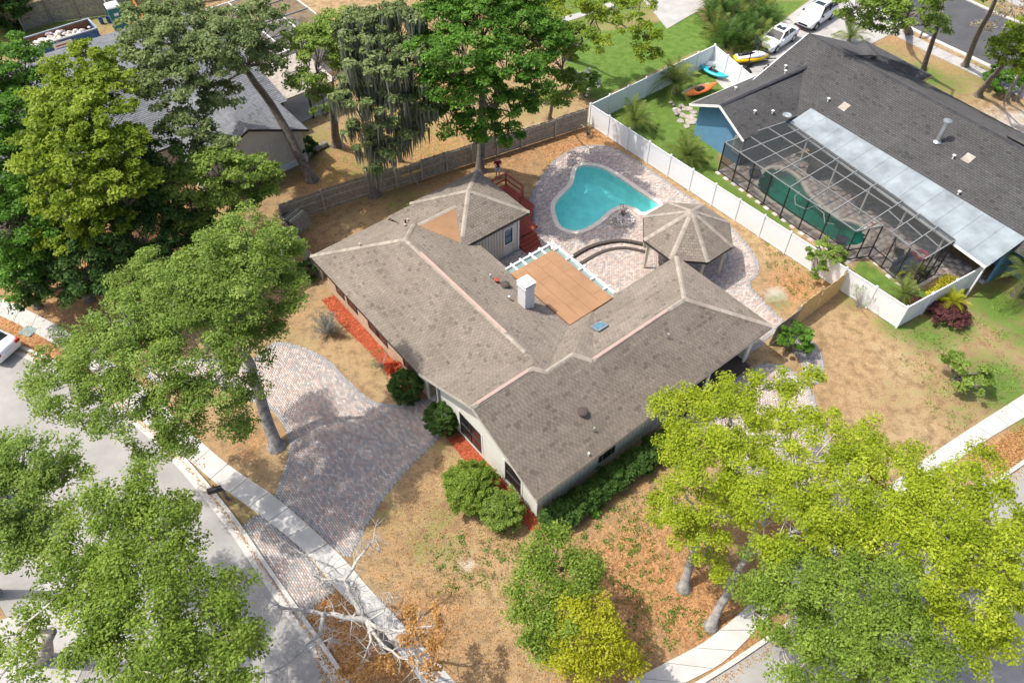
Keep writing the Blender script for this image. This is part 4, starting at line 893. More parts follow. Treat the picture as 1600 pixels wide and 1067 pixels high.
MB().box(-.3, .3, -.3, .3, .38, .44).build('seat', 'black', lo_); MB().hexa([(-.3, .25, .44), (.3, .25, .44), (.3, .3, .44), (-.3, .3, .44), (-.3, .4, .95), (.3, .4, .95), (.3, .44, .95), (-.3, .44, .95)]).build('backrest', 'black', lo_)
for x in (-.27, .27):
    for y in (-.27, .27): MB().bar((x, y, 0), (x, y, .38), .035).build('leg', 'black', lo_)
# ================================================================ grey roofed house in the trees
h2 = thing('house', 'pale sided house with slate grey shingle roof among the trees', 'house', UV(2, 42), TH); h2o = (2, 42, 0)
HW = [dict(u=(-15, 7.2), v=(37.5, 56), pl=[(0, .165, 2.7 - .165 * 37.5), (0, -.165, 2.7 + .165 * 56)]), dict(u=(-1.9, 6.55), v=(33.2, 46), pl=[(.42, 0, 2.7 + .42 * 1.9), (-.42, 0, 2.7 + .42 * 6.55)])]
hf = facets(HW); mb = MB()
for pc, p, i, k in hf: mb.poly([(x, y, zp(p, x, y)) for x, y in (pc if area(pc) > 0 else pc[::-1])])
hr = mb.build('roof', 'shingle', h2, h2o); shingles(hf, (.18, .188, .20), .06, .2, .34, seed=21).build('shingles', 'shingle', hr, h2o, kind='stuff')
for pts, m_ in (([(-1.5, 33.6), (-1.5, 40), (6.1, 40), (6.1, 33.6)], 'siding_cream'), ([(-14.5, 38), (-14.5, 55.5), (6.8, 55.5), (6.8, 38)], 'siding_cream')): MB().prism(pts, 0, 2.68).build('wall', m_, h2, h2o)
MB().poly([(-1.5, 33.6, 2.68), (2.3, 33.6, 4.38), (6.1, 33.6, 2.68)]).build('gable', 'siding_cream', h2, h2o)
battens([((-1.5, 33.58), (6.1, 33.58))], .5, 2.7, .25).build('battens', 'siding_cream', h2, h2o, kind='stuff'); MB().box(-1.52, 6.15, 33.53, 33.6, 0, .5).build('plinth', 'vinyl', h2, h2o)
for a, b in (((-1.9, 33.18, 2.66), (2.32, 33.18, 4.44)), ((2.32, 33.18, 4.44), (6.55, 33.18, 2.66)), ((6.56, 33.2, 2.66), (6.56, 37.5, 2.66)), ((-15, 37.48, 2.66), (-1.9, 37.48, 2.66))): MB().bar(a, b, .05, .16).build('fascia', 'dark_trim', h2, h2o)
MB().hexa([(6.6, 38, 2.45), (11.6, 38, 2.45), (11.6, 43, 2.75), (6.6, 43, 2.75), (6.6, 38, 2.57), (11.6, 38, 2.57), (11.6, 43, 2.87), (6.6, 43, 2.87)]).build('porch_roof', 'stone', h2, h2o)
for u, v in ((7, 38.2), (9.2, 38.2), (11.4, 38.2), (11.4, 42.5)): MB().box(u - .07, u + .07, v - .07, v + .07, 0, 2.46).build('porch_post', 'dark_trim', h2, h2o)
MB().box(6.9, 11.4, 38.3, 42.8, .0, .1).build('porch_floor', 'concrete', h2, h2o)
c2 = thing('pool_cage', 'dark screened pool enclosure of the grey roofed house', 'pool enclosure', UV(12, 48.5), TH); c2o = (12, 48.5, 0)
us_ = [8, 10.5, 13, 15.5]; vs_ = [43.8, 46.5, 49.2, 52, 54.5]
for u in us_:
    for v in (vs_[0], vs_[-1]): MB().box(u - .03, u + .03, v - .03, v + .03, 0, 2.8).build('frame_bar', 'cage_bronze', c2, c2o)
    MB().bar((u, vs_[0], 2.85), (u, vs_[-1], 2.85), .07, .1).build('frame_bar', 'trim_white', c2, c2o)
for v in vs_: MB().bar((8, v, 2.86), (15.5, v, 2.86), .07, .1).build('frame_bar', 'trim_white' if v in (vs_[0], vs_[-1]) else 'cage_metal', c2, c2o)
for a, b in zip(us_, us_[1:]):
    for c_, d_ in zip(vs_, vs_[1:]): MB().poly([(a, c_, 2.8), (b, c_, 2.8), (b, d_, 2.8), (a, d_, 2.8)]).build('screen_pane', 'screen', c2, c2o)
    MB().poly([(a, 43.8, .05), (b, 43.8, .05), (b, 43.8, 2.8), (a, 43.8, 2.8)]).build('screen_pane', 'screen', c2, c2o)
MB().prism([UV(7.6, 43.4)[:2], UV(15.9, 43.4)[:2], UV(15.9, 55)[:2], UV(7.6, 55)[:2]], .0, .035).build('patio', 'stone', None, kind='structure')
# dumpster, toilet, yard debris, far fence and house
mat('steel_blue', (.035, .115, .27), .6, .25, 3, .2, 20); mat('rust', (.20, .09, .05), .9, .4, 4); mat('rubble', (1, 1, 1), .9, .15, 8, attr='col'); mat('teal_plastic', (.015, .16, .17), .45, .1, 3); mat('plastic_white', (.72, .74, .74), .4, .08, 3); mat('kayak_teal', (.01, .38, .48), .35, .1, 2); mat('kayak_orange', (.72, .19, .045), .4, .12, 2); mat('yellow', (.75, .48, .01), .35, .06, 3)
dp = thing('dumpster', 'open blue steel skip heaped with pale builders rubble', 'dumpster', (-39.4, 63.2, 0), TH)
for a, b in (((-2.95, -1.15), (2.95, -1.05)), ((-2.95, 1.05), (2.95, 1.15)), ((-2.95, -1.05), (-2.87, 1.05)), ((2.87, -1.05), (2.95, 1.05))): MB().box(a[0], b[0], a[1], b[1], .12, 1.5).build('side_wall', 'steel_blue', dp)
for k in range(8): x = -2.7 + k * .77; MB().box(x - .05, x + .05, -1.22, -1.152, .15, 1.45).build('rib', 'steel_blue', dp)
MB().box(-2.86, 2.86, -1.04, 1.04, .12, .5).build('floor', 'rust', dp)
for a in (-1.1, 1.1): MB().box(-3, 3, a - .08, a + .08, 1.502, 1.6).build('rim', 'metal_roof', dp)
for a in (-2.92, 2.92): MB().box(a - .07, a + .07, -1.0, 1.0, 1.502, 1.6).build('rim', 'metal_roof', dp)
MB().box(-2.84, 2.84, .98, 1.04, .5, 1.5).build('lining', 'rust', dp)
sg = MB().box(-1.0, .6, -1.26, -1.225, .45, 1.4).build('sign_plate', 'trim_white', dp)
for z, w_, m_ in ((1.15, 1.2, 'lamp_red'), (.9, 1.35, 'steel_blue'), (.68, 1.0, 'steel_blue')): MB().box(-.2 - w_ / 2, -.2 + w_ / 2, -1.27, -1.262, z - .05, z + .05).build('lettering', m_, sg)
rr = random.Random(9); mb = MB()
for i in range(150):
    x, y = rr.uniform(-2.7, 2.7), rr.uniform(-.95, .9); z = .7 + .55 * math.exp(-((x + .2) / 2.2) ** 2) + rr.uniform(-.15, .15); v = rr.choice([.75, .65, .55, .6, .3]); pebble(mb, (x, y, z), rr.uniform(.12, .32), (v, v * rr.uniform(.8, .97), v * rr.uniform(.65, .92)), rr)
mb.build('rubble', 'rubble', dp, kind='stuff')
pt_ = thing('portable_toilet', 'teal portable toilet cabin with white domed roof', 'toilet', (-35.9, 67.2, 0), TH - R(6))
MB().loft([[(-.55, -.55, z), (.55, -.55, z), (.55, .55, z), (-.55, .55, z)] for z in (.12, 2.05)]).build('cabin', 'teal_plastic', pt_)
MB().box(-.6, .6, -.6, .6, 0, .12).build('skid', 'black', pt_); MB().loft([[(-.58 * s, -.58 * s, z), (.58 * s, -.58 * s, z), (.58 * s, .58 * s, z), (-.58 * s, .58 * s, z)] for s, z in ((1, 2.055), (1, 2.15), (.8, 2.28), (.4, 2.34))]).build('roof', 'plastic_white', pt_)
dr = MB().box(-.42, .42, -.585, -.552, .15, 1.98).build('door', 'teal_plastic', pt_); MB().box(.3, .36, -.62, -.587, .95, 1.15).build('handle', 'plastic_white', dr); MB().box(-.2, .2, -.59, -.586, 1.4, 1.65).build('emblem', 'plastic_white', dr)
MB().tube([(-.4, .45, 2.1), (-.4, .45, 2.6)], .05, 8).build('vent_pipe', 'plastic_white', pt_)
for i, (x, y, m_, lb) in enumerate(((-37.9, 68.0, 'steel_blue', 'blue plastic bucket beside the portable toilet, next to a second one'), (-37.3, 68.2, 'steel_blue', 'blue plastic bucket standing against the far fence, by the toilet'))):
    b = thing('bucket', lb, 'bucket', (x, y, 0)); MB().lathe([(.16, 0), (.2, .5), (.22, .5), (.2, .46), (.15, .03)], 14).build('pail', m_, b); MB().tube([(.2 * math.cos(a), .2 * math.sin(a) * .2, .5 + .15 * math.sin(a)) for a in np.linspace(0, 3.14, 9)], .012, 5).build('bail', 'galv', b)
mb = MB(); rr = random.Random(2)
for i in range(90):
    x, y = -35 + rr.uniform(-1.5, 3.5), 65.6 + rr.uniform(-.6, .6); v = rr.uniform(.15, .7); pebble(mb, (x, y + (x + 35) * .7, .08), rr.uniform(.06, .2), (v, v * .88, v * .75), rr)
tag(mb.build('debris_pile', 'rubble', None), 'scattered pale building debris beside the portable toilet', 'debris')
a, b = G(205, 0, 1.), G(225, 30); tag(MB().bar((a[0], a[1], 1.5), (b[0], b[1], .05), .16).build('timber_beam', 'kayak_orange'), 'rusty orange beam propped against the far fence', 'beam')
wood_fence('picket_fence', 'tall grey board fence behind the dumpster', [(-44.5, 66.6), (-42.6, 68.2), (-38, 69.6), (-32, 71.6), (-24, 74.5)], 2.1, 'wood_grey', 'wood_grey', seed=8)
h3 = thing('house', 'white walled house with dark base band beyond the far fence', 'house', (-41, 80, 0), R(12))
MB().box(-8, 9, 0, 8, 0, 2.9).build('wall', 'vinyl', h3); MB().hexa([(-8.5, -.5, 2.85), (9.5, -.5, 2.85), (9.5, 8.5, 2.85), (-8.5, 8.5, 2.85), (-5, 3.6, 4.8), (6, 3.6, 4.8), (6, 4.4, 4.8), (-5, 4.4, 4.8)]).build('roof', 'soffit', h3)
MB().box(-8.02, 9.02, -.05, 0, 0, .6).build('plinth', 'dark_trim', h3)
for x in (-5, -1, 4): w0 = MB().box(x, x + 1.4, -.06, -.01, 1., 2.2).build('window', 'trim_white', h3); MB().box(x + .1, x + 1.3, -.08, -.055, 1.1, 2.1).build('pane', 'pane_dark', w0)
# log and stump behind the fence
lg = thing('fallen_log', 'short thick fallen log lying behind the back fence', 'log', G(487, 240))
a, b = Vector(G(478, 250)), Vector(G(512, 228)); MB().tube([(a - Vector(lg.location)) + Vector((0, 0, .22)), Vector((0, 0, .25)), (b - Vector(lg.location)) + Vector((0, 0, .2))], [.24, .27, .2], 9).build('trunk', 'bark_light', lg, smooth=True)
# ================================================================ cars
def car(name, label, loc, rz, body='car_white', wagon=False, L=4.7, W=1.82, H=1.45, roofdark=True):
    root = thing(name, label, 'car', loc, rz); s = L / 4.7; up = H - 1.45
    st = [(2.33, .60, .38, .52), (2.26, .76, .26, .66), (1.95, .86, .2, .76), (1.2, .90, .19, .87), (.95, .91, .19, .92), (0, .91, .19, .94), (-1.3, .91, .19, .97), (-1.85, .89, .2, .98), (-2.2, .84, .26, .95), (-2.31, .74, .36, .84)]
    if wagon: st = [(x, w, zb + .07, zt + .1) for x, w, zb, zt in st]
    secs = []
    for x, w, zb, zt in st:
        w *= W / 1.82; m_ = (zb + zt) / 2
        secs.append([(x * s, y, z) for y, z in ((-w * .86, zb), (w * .86, zb), (w * .98, zb + .12), (w, m_), (w * .97, zt - .1), (w * .86, zt), (0, zt + .035), (-w * .86, zt), (-w * .97, zt - .1), (-w, m_), (-w * .98, zb + .12))])
    o = MB().loft(secs).build('body', body, root, smooth=True)
    zb_ = .93 + (.1 if wagon else 0); hw = W / 2 * .86; tw = W / 2 * .66
    xf, xr, tf, tr_ = (.98, -1.75, .25, -1.0) if not wagon else (1.05, -2.22, .35, -1.9)
    B = [(xf * s, hw), (xf * s, -hw), (xr * s, -hw * .95), (xr * s, hw * .95)]; T = [(tf * s, tw), (tf * s, -tw), (tr_ * s, -tw), (tr_ * s, tw)]
    g = MB().hexa([(B[1][0], B[1][1], zb_), (B[0][0], B[0][1], zb_), (B[3][0], B[3][1], zb_ + .03), (B[2][0], B[2][1], zb_ + .03), (T[1][0], T[1][1], H - .04), (T[0][0], T[0][1], H - .04), (T[3][0], T[3][1], H - .05), (T[2][0], T[2][1], H - .05)]).build('windows', 'pane_dark', root)
    rp = MB().loft([[(x * s, y, z) for y, z in ((-tw - .03, zz_ - .03), (tw + .03, zz_ - .03), (tw * .8, zz_ + .02), (0, zz_ + .04), (-tw * .8, zz_ + .02))] for x, zz_ in ((tf + .06, H - .05), (tf - .25, H - .02), ((tf + tr_) / 2, H), (tr_ + .2, H - .02), (tr_ - .08, H - .07))]).build('roof', body, root, smooth=False)
    if roofdark: MB().box((tf - .75) * s, (tf - .15) * s, -tw * .7, tw * .7, H + .02, H + .035).build('sunroof', 'pane_dark', root)
    for i in range(4): MB().bar((B[i][0], B[i][1] * 1.01, zb_), (T[i][0], T[i][1] * 1.03, H - .05), .09, .05).build('pillar', body, root)
    for sg in (-1, 1):
        xm = (tf + tr_) / 2 * s - .05; MB().bar((xm, sg * hw * 1.01, zb_), (xm - .05, sg * tw * 1.04, H - .05), .08, .04).build('pillar', body if not wagon else 'black', root)
        if wagon: MB().bar(((tf - .1) * s, sg * tw * .98, H + .05), ((tr_ + .1) * s, sg * tw * .98, H + .05), .05, .05).build('roof_rail', 'black', root)
        MB().box(.72 * s, .88 * s, sg * (W / 2 + .06) - .08, sg * (W / 2 + .06) + .08, zb_ + .0, zb_ + .13).build('mirror', body if not wagon else 'black', root)
        MB().hexa([(2.0 * s, sg * W * .33 - .14, .62), (2.25 * s, sg * W * .33 - .14, .56), (2.25 * s, sg * W * .33 + .14, .56), (2.0 * s, sg * W * .36 + .12, .62), (2.0 * s, sg * W * .33 - .14, .76), (2.27 * s, sg * W * .33 - .14, .68), (2.24 * s, sg * W * .33 + .14, .68), (2.0 * s, sg * W * .36 + .12, .76)]).build('headlight', 'lamp', root)
        MB().box(-2.33 * s, -2.12 * s, sg * W * .37 - .16, sg * W * .37 + .14, .72, .92).build('tail_light', 'lamp_red', root)
        for x in (1.38, -1.4):
            wy = sg * (W / 2 - .11); wh = MB().tube([(x * s, wy - .11, .33), (x * s, wy + .11, .33)], .33 + (.04 if wagon else 0), 18).build('wheel', 'rubber', root, smooth=False); MB().tube([(x * s, wy + sg * .09, .33), (x * s, wy + sg * .125, .33)], .2, 14).build('rim', 'galv', wh)
            MB().tube([(x * s + .42 * math.cos(a), sg * (W / 2 - .01), .34 + .42 * math.sin(a)) for a in np.linspace(.05, 3.09, 11)], .05 if wagon else .02, 5).build('wheel_arch', 'black', root)
    MB().box(2.24 * s, 2.345 * s, -.45, .45, .42 + (.1 if wagon else 0), .58 + (.1 if wagon else 0)).build('grille', 'black', root); MB().box(-2.36 * s, -2.28 * s, -.26, .26, .6, .72).build('number_plate', 'plastic_white', root)
    if wagon: MB().box(2.2 * s, 2.37 * s, -.8, .8, .3, .4).build('bumper', 'black', root); MB().box(-2.36 * s, -2.2 * s, -.8, .8, .3, .45).build('bumper', 'black', root)
    return root
a, b = Vector(G(1246, 46)), Vector(G(1288, 18)); hd = (a - b).to_2d(); ang = math.atan2(hd.y, hd.x)
car('car', 'white estate car with black cladding and roof rails parked on the driveway', (28.1, 68.4, .03), ang, wagon=True, L=4.85, W=1.86, H=1.66)
car('car', 'white saloon car parked behind the basketball hoop on the driveway', (23.6, 64.3, .03), ang, L=4.6, W=1.76, H=1.42)
a, b = Vector(G(0, 545)), Vector(G(60, 570)); d_ = (a - b).to_2d().normalized(); c_ = Vector(G(26, 556)).to_2d() + d_ * 2.35 + Vector((-d_.y, d_.x)) * 0.15
car('car', 'white saloon car parked along the left street kerb', (c_.x, c_.y, .01), math.atan2(d_.y, d_.x), L=4.8, W=1.84, H=1.46, roofdark=False)
mat('car_navy', (.02, .035, .07), .25, .05, 2, spec=.6)
car('car', 'navy car parked under the street trees across the road', (-25.2, 18.0, .01), R(150), 'car_navy', True, L=4.7, W=1.85, H=1.65)
# ================================================================ things by the white fence
def kayak(label, a, b, m_, w_, z=.3, roll=0):
    a = Vector((*a, 0)); b = Vector((*b, 0)); L_ = (b - a).length; o = thing('kayak', label, 'kayak', ((a.x + b.x) / 2, (a.y + b.y) / 2, z), math.atan2(b.y - a.y, b.x - a.x)); o.rotation_euler.x = roll
    secs = []
    for t_ in np.linspace(-1, 1, 13):
        h = (1 - abs(t_) ** 2.4); ww = w_ / 2 * max(h, .03); rk = .18 * abs(t_) ** 3
        secs.append([(t_ * L_ / 2, ww * math.cos(q), rk + (.16 if math.sin(q) > 0 else .2) * math.sin(q) * (.35 + .65 * h)) for q in np.linspace(0, 6.283, 12, endpoint=False)])
    MB().loft(secs).build('hull', m_, o, smooth=True)
    MB().loft([[(x, .22 * math.cos(q) * s, .155 + .03 * math.sin(q)) for q in np.linspace(0, 6.283, 10, endpoint=False)] for x, s in ((-.55, .2), (-.45, .8), (-.1, 1), (.3, .8), (.42, .2))]).build('cockpit', 'black', o, smooth=True)
    MB().bar((-.35, -.2, .2), (-.35, .2, .2), .06, .25).build('seat_back', 'black', o)
    MB().tube([(-L_ * .3, w_ * .36, .13), (0, w_ * .46, .12), (L_ * .3, w_ * .36, .13)], .012, 5).build('deck_line', 'plastic_white', o)
kayak('teal kayak lying by the white fence corner', G(1092, 110)[:2], G(1136, 129)[:2], 'kayak_teal', .85, .35)
kayak('orange kayak propped against the blue house corner', G(1066, 158)[:2], G(1118, 139)[:2], 'kayak_orange', .8, .45, .25)
sb = thing('paddle_board', 'cream paddle board resting behind the orange kayak', 'paddle board', (*G(1086, 147)[:2], .5), math.atan2(1.7, 2.9)); MB().loft([[(t_ * 1.5, .38 * math.sqrt(max(0, 1 - t_ * t_)) * math.cos(q), .05 * math.sin(q)) for q in np.linspace(0, 6.283, 8, endpoint=False)] for t_ in np.linspace(-.99, .99, 11)]).build('board', 'wood_cream', sb, smooth=True); MB().box(-1.3, -1.1, -.01, .01, -.16, -.04).build('fin', 'black', sb)
tk = thing('gas_tank', 'white gas cylinder lying between the teal kayak and the white fence', 'tank', (*G(1110, 106)[:2], .32), .4)
MB().loft([[(x, r_ * math.cos(q), r_ * math.sin(q)) for q in np.linspace(0, 6.283, 14, endpoint=False)] for x, r_ in ((-.62, .05), (-.55, .2), (-.4, .3), (.4, .3), (.55, .2), (.62, .05))]).build('vessel', 'plastic_white', tk, smooth=True); MB().tube([(0, 0, .28), (0, 0, .42)], .09, 10).build('valve_cap', 'galv', tk)
for x in (-.3, .3): MB().box(x - .04, x + .04, -.2, .2, -.32, -.2).build('foot', 'galv', tk)
rr = random.Random(6)
wp = thing('wood_pile', 'low pile of dark split logs behind the teal kayak', 'logs', G(1097, 104)); wo = tuple(wp.location)
for i in range(14):
    x, y = rr.uniform(-1.1, .9), rr.uniform(-.3, .5); a_ = rr.uniform(0, 3.14); MB().tube([(x - .25 * math.cos(a_), y - .25 * math.sin(a_), .1 + .05 * (i % 4)), (x + .25 * math.cos(a_), y + .25 * math.sin(a_), .12 + .06 * (i % 4))], rr.uniform(.06, .1), 7).build('log', 'bark', wp)
fs = thing('flagstone_bed', 'patch of irregular tan flagstones at the blue house corner', 'flagstones', G(1070, 182)); fo = tuple(fs.location)
poly_ = [G(*p)[:2] for p in [(1053, 165), (1085, 165), (1083, 200), (1076, 203), (1064, 192)]]
for i in range(26):
    c = np.array(G(rr.uniform(1055, 1084), rr.uniform(166, 201))[:2])
    if not inside(c[None], poly_)[0]: continue
    n_ = rr.randint(5, 6); ph = rr.random() * 6; MB().prism([(c[0] + rr.uniform(.22, .36) * math.cos(ph + 6.283 * k / n_), c[1] + rr.uniform(.22, .36) * math.sin(ph + 6.283 * k / n_)) for k in range(n_)], 0, .04 + i * .0025).build('stone', 'stone', fs, fo)
for i, (px, py) in enumerate([(1052, 166), (1054, 173), (1057, 180), (1048, 162), (1062, 169)]):
    g = G(px, py); mb = MB(); pebble(mb, (0, 0, .05), .18 + .04 * (i % 3), (.55, .52, .48) if i % 2 else (.25, .23, .21), rr); o = mb.build('boulder', 'cobble', None, smooth=True); o.location = (g[0], g[1], .02); tag(o, 'rounded garden boulder edging the flagstones by the orange kayak', 'boulder', 'boulders edging the flagstones')
# jet ski on trailer
js = thing('jet_ski', 'yellow and white jet ski parked on the driveway beyond the fence', 'jet ski', (20.6, 61.05, .03), R(8))
def hull(prof, z0): return [[(x, w * math.cos(q), z0 + z + h * math.sin(q)) for q in np.linspace(0, 6.283, 12, endpoint=False)] for x, w, z, h in prof]
MB().loft(hull([(-1.5, .45, .0, .2), (-1.2, .58, 0, .25), (0, .6, 0, .27), (.8, .5, .05, .24), (1.3, .25, .12, .15), (1.5, .04, .18, .04)], .5)).build('hull', 'yellow', js, smooth=True)
MB().loft(hull([(-1.35, .4, 0, .1), (-.2, .45, .05, .16), (.5, .46, .1, .22), (1.0, .34, .05, .18), (1.35, .1, 0, .08)], .68)).build('deck', 'plastic_white', js, smooth=True)
MB().loft(hull([(-1.25, .16, 0, .08), (-.9, .2, .1, .12), (-.2, .18, .08, .12), (.25, .1, .05, .1)], .82)).build('seat', 'black', js, smooth=True); MB().tube([(.35, -.4, 1.12), (.45, 0, 1.1), (.35, .4, 1.12)], .025, 6).build('handlebar', 'black', js)
for y in (-.35, .35): MB().bar((-1.4, y, .28), (1.4, y, .28), .07).build('trailer_rail', 'black', js)
for y in (-.7, .7): MB().tube([(-.3, y - .07, .24), (-.3, y + .07, .24)], .24, 14).build('wheel', 'rubber', js)
MB().bar((-.3, -.7, .24), (-.3, .7, .24), .06).build('axle', 'black', js); MB().bar((1.4, 0, .28), (2.3, 0, .25), .07).build('tow_bar', 'black', js)
bh = thing('basketball_hoop', 'portable basketball hoop with black backboard and pole', 'basketball hoop', (20.0, 59.7, .03), R(10))
MB().loft([[(-.5, -.4, 0), (.4, -.4, 0), (.4, .4, 0), (-.5, .4, 0)], [(-.35, -.3, .2), (.3, -.3, .2), (.3, .3, .2), (-.35, .3, .2)]]).build('base', 'black', bh); MB().tube([(0, 0, .15), (.05, 0, 2.0), (.35, 0, 2.5)], .05, 8).build('pole', 'black', bh)
bb = MB().box(.38, .43, -.6, .6, 2.15, 2.95).build('backboard', 'pane_dark', bh); MB().tube([(.7 + .23 * math.cos(a_), .23 * math.sin(a_), 2.3) for a_ in np.linspace(0, 6.283, 17)], .014, 5).build('rim', 'kayak_orange', bb)
bi = thing('bicycle', 'small bicycle lying on the concrete drive beside the hoop', 'bicycle', (22.3, 60.2, .05), R(20))
for x in (-.45, .45): MB().tube([(x + .28 * math.cos(a_), .28 * math.sin(a_), .05) for a_ in np.linspace(0, 6.283, 17)], .025, 5).build('wheel', 'rubber', bi)
MB().tube([(-.45, 0, .06), (-.1, .3, .08), (.3, .32, .08), (.45, 0, .06)], .02, 5).tube([(-.1, .3, .08), (0, -.02, .08), (.3, .32, .08)], .02, 5).tube([(-.45, 0, .06), (0, -.02, .08)], .02, 5).build('frame', 'black', bi); MB().tube([(.3, .32, .08), (.26, .45, .15), (.26, .45, -.0)], .018, 5).build('handlebar', 'black', bi); MB().box(-.22, -.02, .33, .43, .04, .12).build('saddle', 'black', bi)
# ================================================================ street furniture
def mailbox(px, py, rz, label):
    g = G(px, py); o = thing('mailbox', label, 'mailbox', (g[0], g[1], 0), rz)
    MB().box(-.06, .06, -.06, .06, 0, 1.0).build('post', 'bark', o); MB().box(-.5, .06, -.05, .05, .98, 1.04).build('arm', 'bark', o)
    b = MB().loft([[(x, y, z) for y, z in ((-.13, 1.05), (.13, 1.05), (.13, 1.22), (.09, 1.30), (0, 1.33), (-.09, 1.30), (-.13, 1.22))] for x in (-.62, .0)]).build('box', 'black', o); MB().box(-.66, -.625, -.12, .12, 1.06, 1.28).build('door', 'dark_trim', b); MB().box(-.35, -.31, .14, .16, 1.15, 1.4).build('flag', 'lamp_red', b)
mailbox(356, 780, R(20), 'black mailbox on a timber post by the paved drive'); mailbox(147, 590, R(35), 'black mailbox half hidden under the large street oak'); mailbox(1437, 60, R(215), 'black mailbox beside the far sidewalk under the trees')
g = G(44, 518); o = MB().box(-.42, .42, -.35, .35, .0, .05).build('utility_cover', 'pane_teal'); o.location = (g[0], g[1], .01); o.rotation_euler.z = R(-20); tag(o, 'flat green utility box lid in the verge by the white parked car', 'utility cover')
# ================================================================ person in the back yard
def skin(name, joints, edges, m_, parent=None, sub=2):
    me = bpy.data.meshes.new(name); me.from_pydata([j[:3] for j in joints], edges, []); o = link(name, me, parent); me.materials.append(MATS[m_])
    md = o.modifiers.new('skin', 'SKIN'); sk_ = me.skin_vertices[0].data
    for i, j in enumerate(joints): sk_[i].radius = (j[3], j[4] if len(j) > 4 else j[3])
    sk_[0].use_root = True; md.use_smooth_shade = True; s_ = o.modifiers.new('sub', 'SUBSURF'); s_.levels = sub; s_.render_levels = sub; return o
mat('skin', (.52, .30, .21), .6, .05, 8); mat('shirt_red', (.20, .015, .025), .85, .15, 8); mat('shorts_pale', (.50, .55, .66), .85, .1, 8); mat('hair_brown', (.08, .05, .03), .8, .2, 20)
pn = thing('person', 'person in a dark red shirt and pale shorts standing in the back yard', 'person', (*G(778, 277)[:2], 0), R(5))
bj = [(0, 0, .92, .14, .11), (0, 0, 1.12, .13, .1), (0, -.01, 1.33, .16, .1), (0, 0, 1.45, .06), (0, -.01, 1.52, .055), (0, -.02, 1.62, .085, .1), (0, -.01, 1.69, .07),
      (.09, 0, .86, .09), (.1, -.03, .48, .06), (.1, .0, .08, .042), (.1, -.14, .03, .035), (-.09, 0, .86, .09), (-.1, .02, .48, .06), (-.11, .08, .09, .042), (-.11, -.05, .03, .035),
      (.19, 0, 1.39, .055), (.26, .0, 1.12, .042), (.15, -.2, 1.17, .034), (.11, -.26, 1.19, .028), (-.19, 0, 1.39, .055), (-.27, -.02, 1.13, .042), (-.13, -.21, 1.2, .034), (-.09, -.27, 1.22, .028)]
be = [(0, 1), (1, 2), (2, 3), (3, 4), (4, 5), (5, 6), (0, 7), (7, 8), (8, 9), (9, 10), (0, 11), (11, 12), (12, 13), (13, 14), (2, 15), (15, 16), (16, 17), (17, 18), (2, 19), (19, 20), (20, 21), (21, 22)]
for hx, base in ((.11, 18), (-.09, 22)):                   # five fingers each, closing on the handset
    s0 = 1 if hx > 0 else -1
    for k, (dx, dy, dz) in enumerate(((-.02, -.06, .03), (.0, -.09, .02), (.01, -.095, .0), (.015, -.085, -.02), (.015, -.065, -.035))):
        i = len(bj); b0 = bj[base]; bj += [(b0[0] + s0 * dx, b0[1] + dy * .6, b0[2] + dz, .011), (b0[0] + s0 * dx - s0 * .025, b0[1] + dy, b0[2] + dz * .7, .009)]; be += [(base, i), (i, i + 1)]
skin('body', bj, be, 'skin', pn)
skin('shirt', [(0, 0, 1.0, .165, .135), (0, 0, 1.15, .15, .12), (0, -.01, 1.33, .185, .125), (0, 0, 1.43, .085), (.19, 0, 1.39, .078), (.245, 0, 1.2, .07), (-.19, 0, 1.39, .078), (-.25, -.01, 1.2, .07)], [(0, 1), (1, 2), (2, 3), (2, 4), (4, 5), (2, 6), (6, 7)], 'shirt_red', pn)
skin('shorts', [(0, 0, .95, .165, .135), (.095, 0, .82, .115), (.1, -.02, .52, .1), (-.095, 0, .82, .115), (-.1, .015, .52, .1)], [(0, 1), (1, 2), (0, 3), (3, 4)], 'shorts_pale', pn)
skin('hair', [(0, .01, 1.67, .095, .105), (0, .02, 1.73, .075)], [(0, 1)], 'hair_brown', pn)
for s0 in (1, -1):
    x, y = (.1, -.06) if s0 > 0 else (-.11, .02); MB().loft([[(x + w * c_, y + yy, z) for c_, z in ((-1, .0), (1, .0), (1, .06), (.5, .1 if yy > -.02 else .07), (-.5, .1 if yy > -.02 else .07), (-1, .06))] for yy, w in ((.1, .035), (.05, .048), (-.05, .05), (-.13, .045), (-.17, .02))]).build('shoe', 'black', pn, smooth=True)
    MB().lathe([(.0, -.014), (.014, 0), (0, .014)], 8, (s0 * .035, -.115, 1.635)).build('eye', 'black', pn); MB().loft([[(s0 * .088, -.01 + .018 * math.cos(q) * s, 1.625 + .028 * math.sin(q) * s) for q in np.linspace(0, 6.28, 8, endpoint=False)] for s in (1,)] + [[(s0 * .1, -.0 + .014 * math.cos(q), 1.625 + .024 * math.sin(q)) for q in np.linspace(0, 6.28, 8, endpoint=False)]]).build('ear', 'skin', pn)
MB().loft([[(-.012, -.11, 1.64), (.012, -.11, 1.64), (0, -.112, 1.65)], [(-.018, -.118, 1.6), (.018, -.118, 1.6), (0, -.145, 1.603)]]).build('nose', 'skin', pn); MB().box(-.028, .028, -.122, -.112, 1.565, 1.573).build('mouth', 'lamp_red', pn)
rc = MB().box(-.1, .12, -.36, -.3, 1.15, 1.24).build('handset', 'black'); rc.location = (pn.location.x, pn.location.y, 0); rc.rotation_euler.z = R(5); tag(rc, 'small black handset held by the person in the red shirt', 'handset')
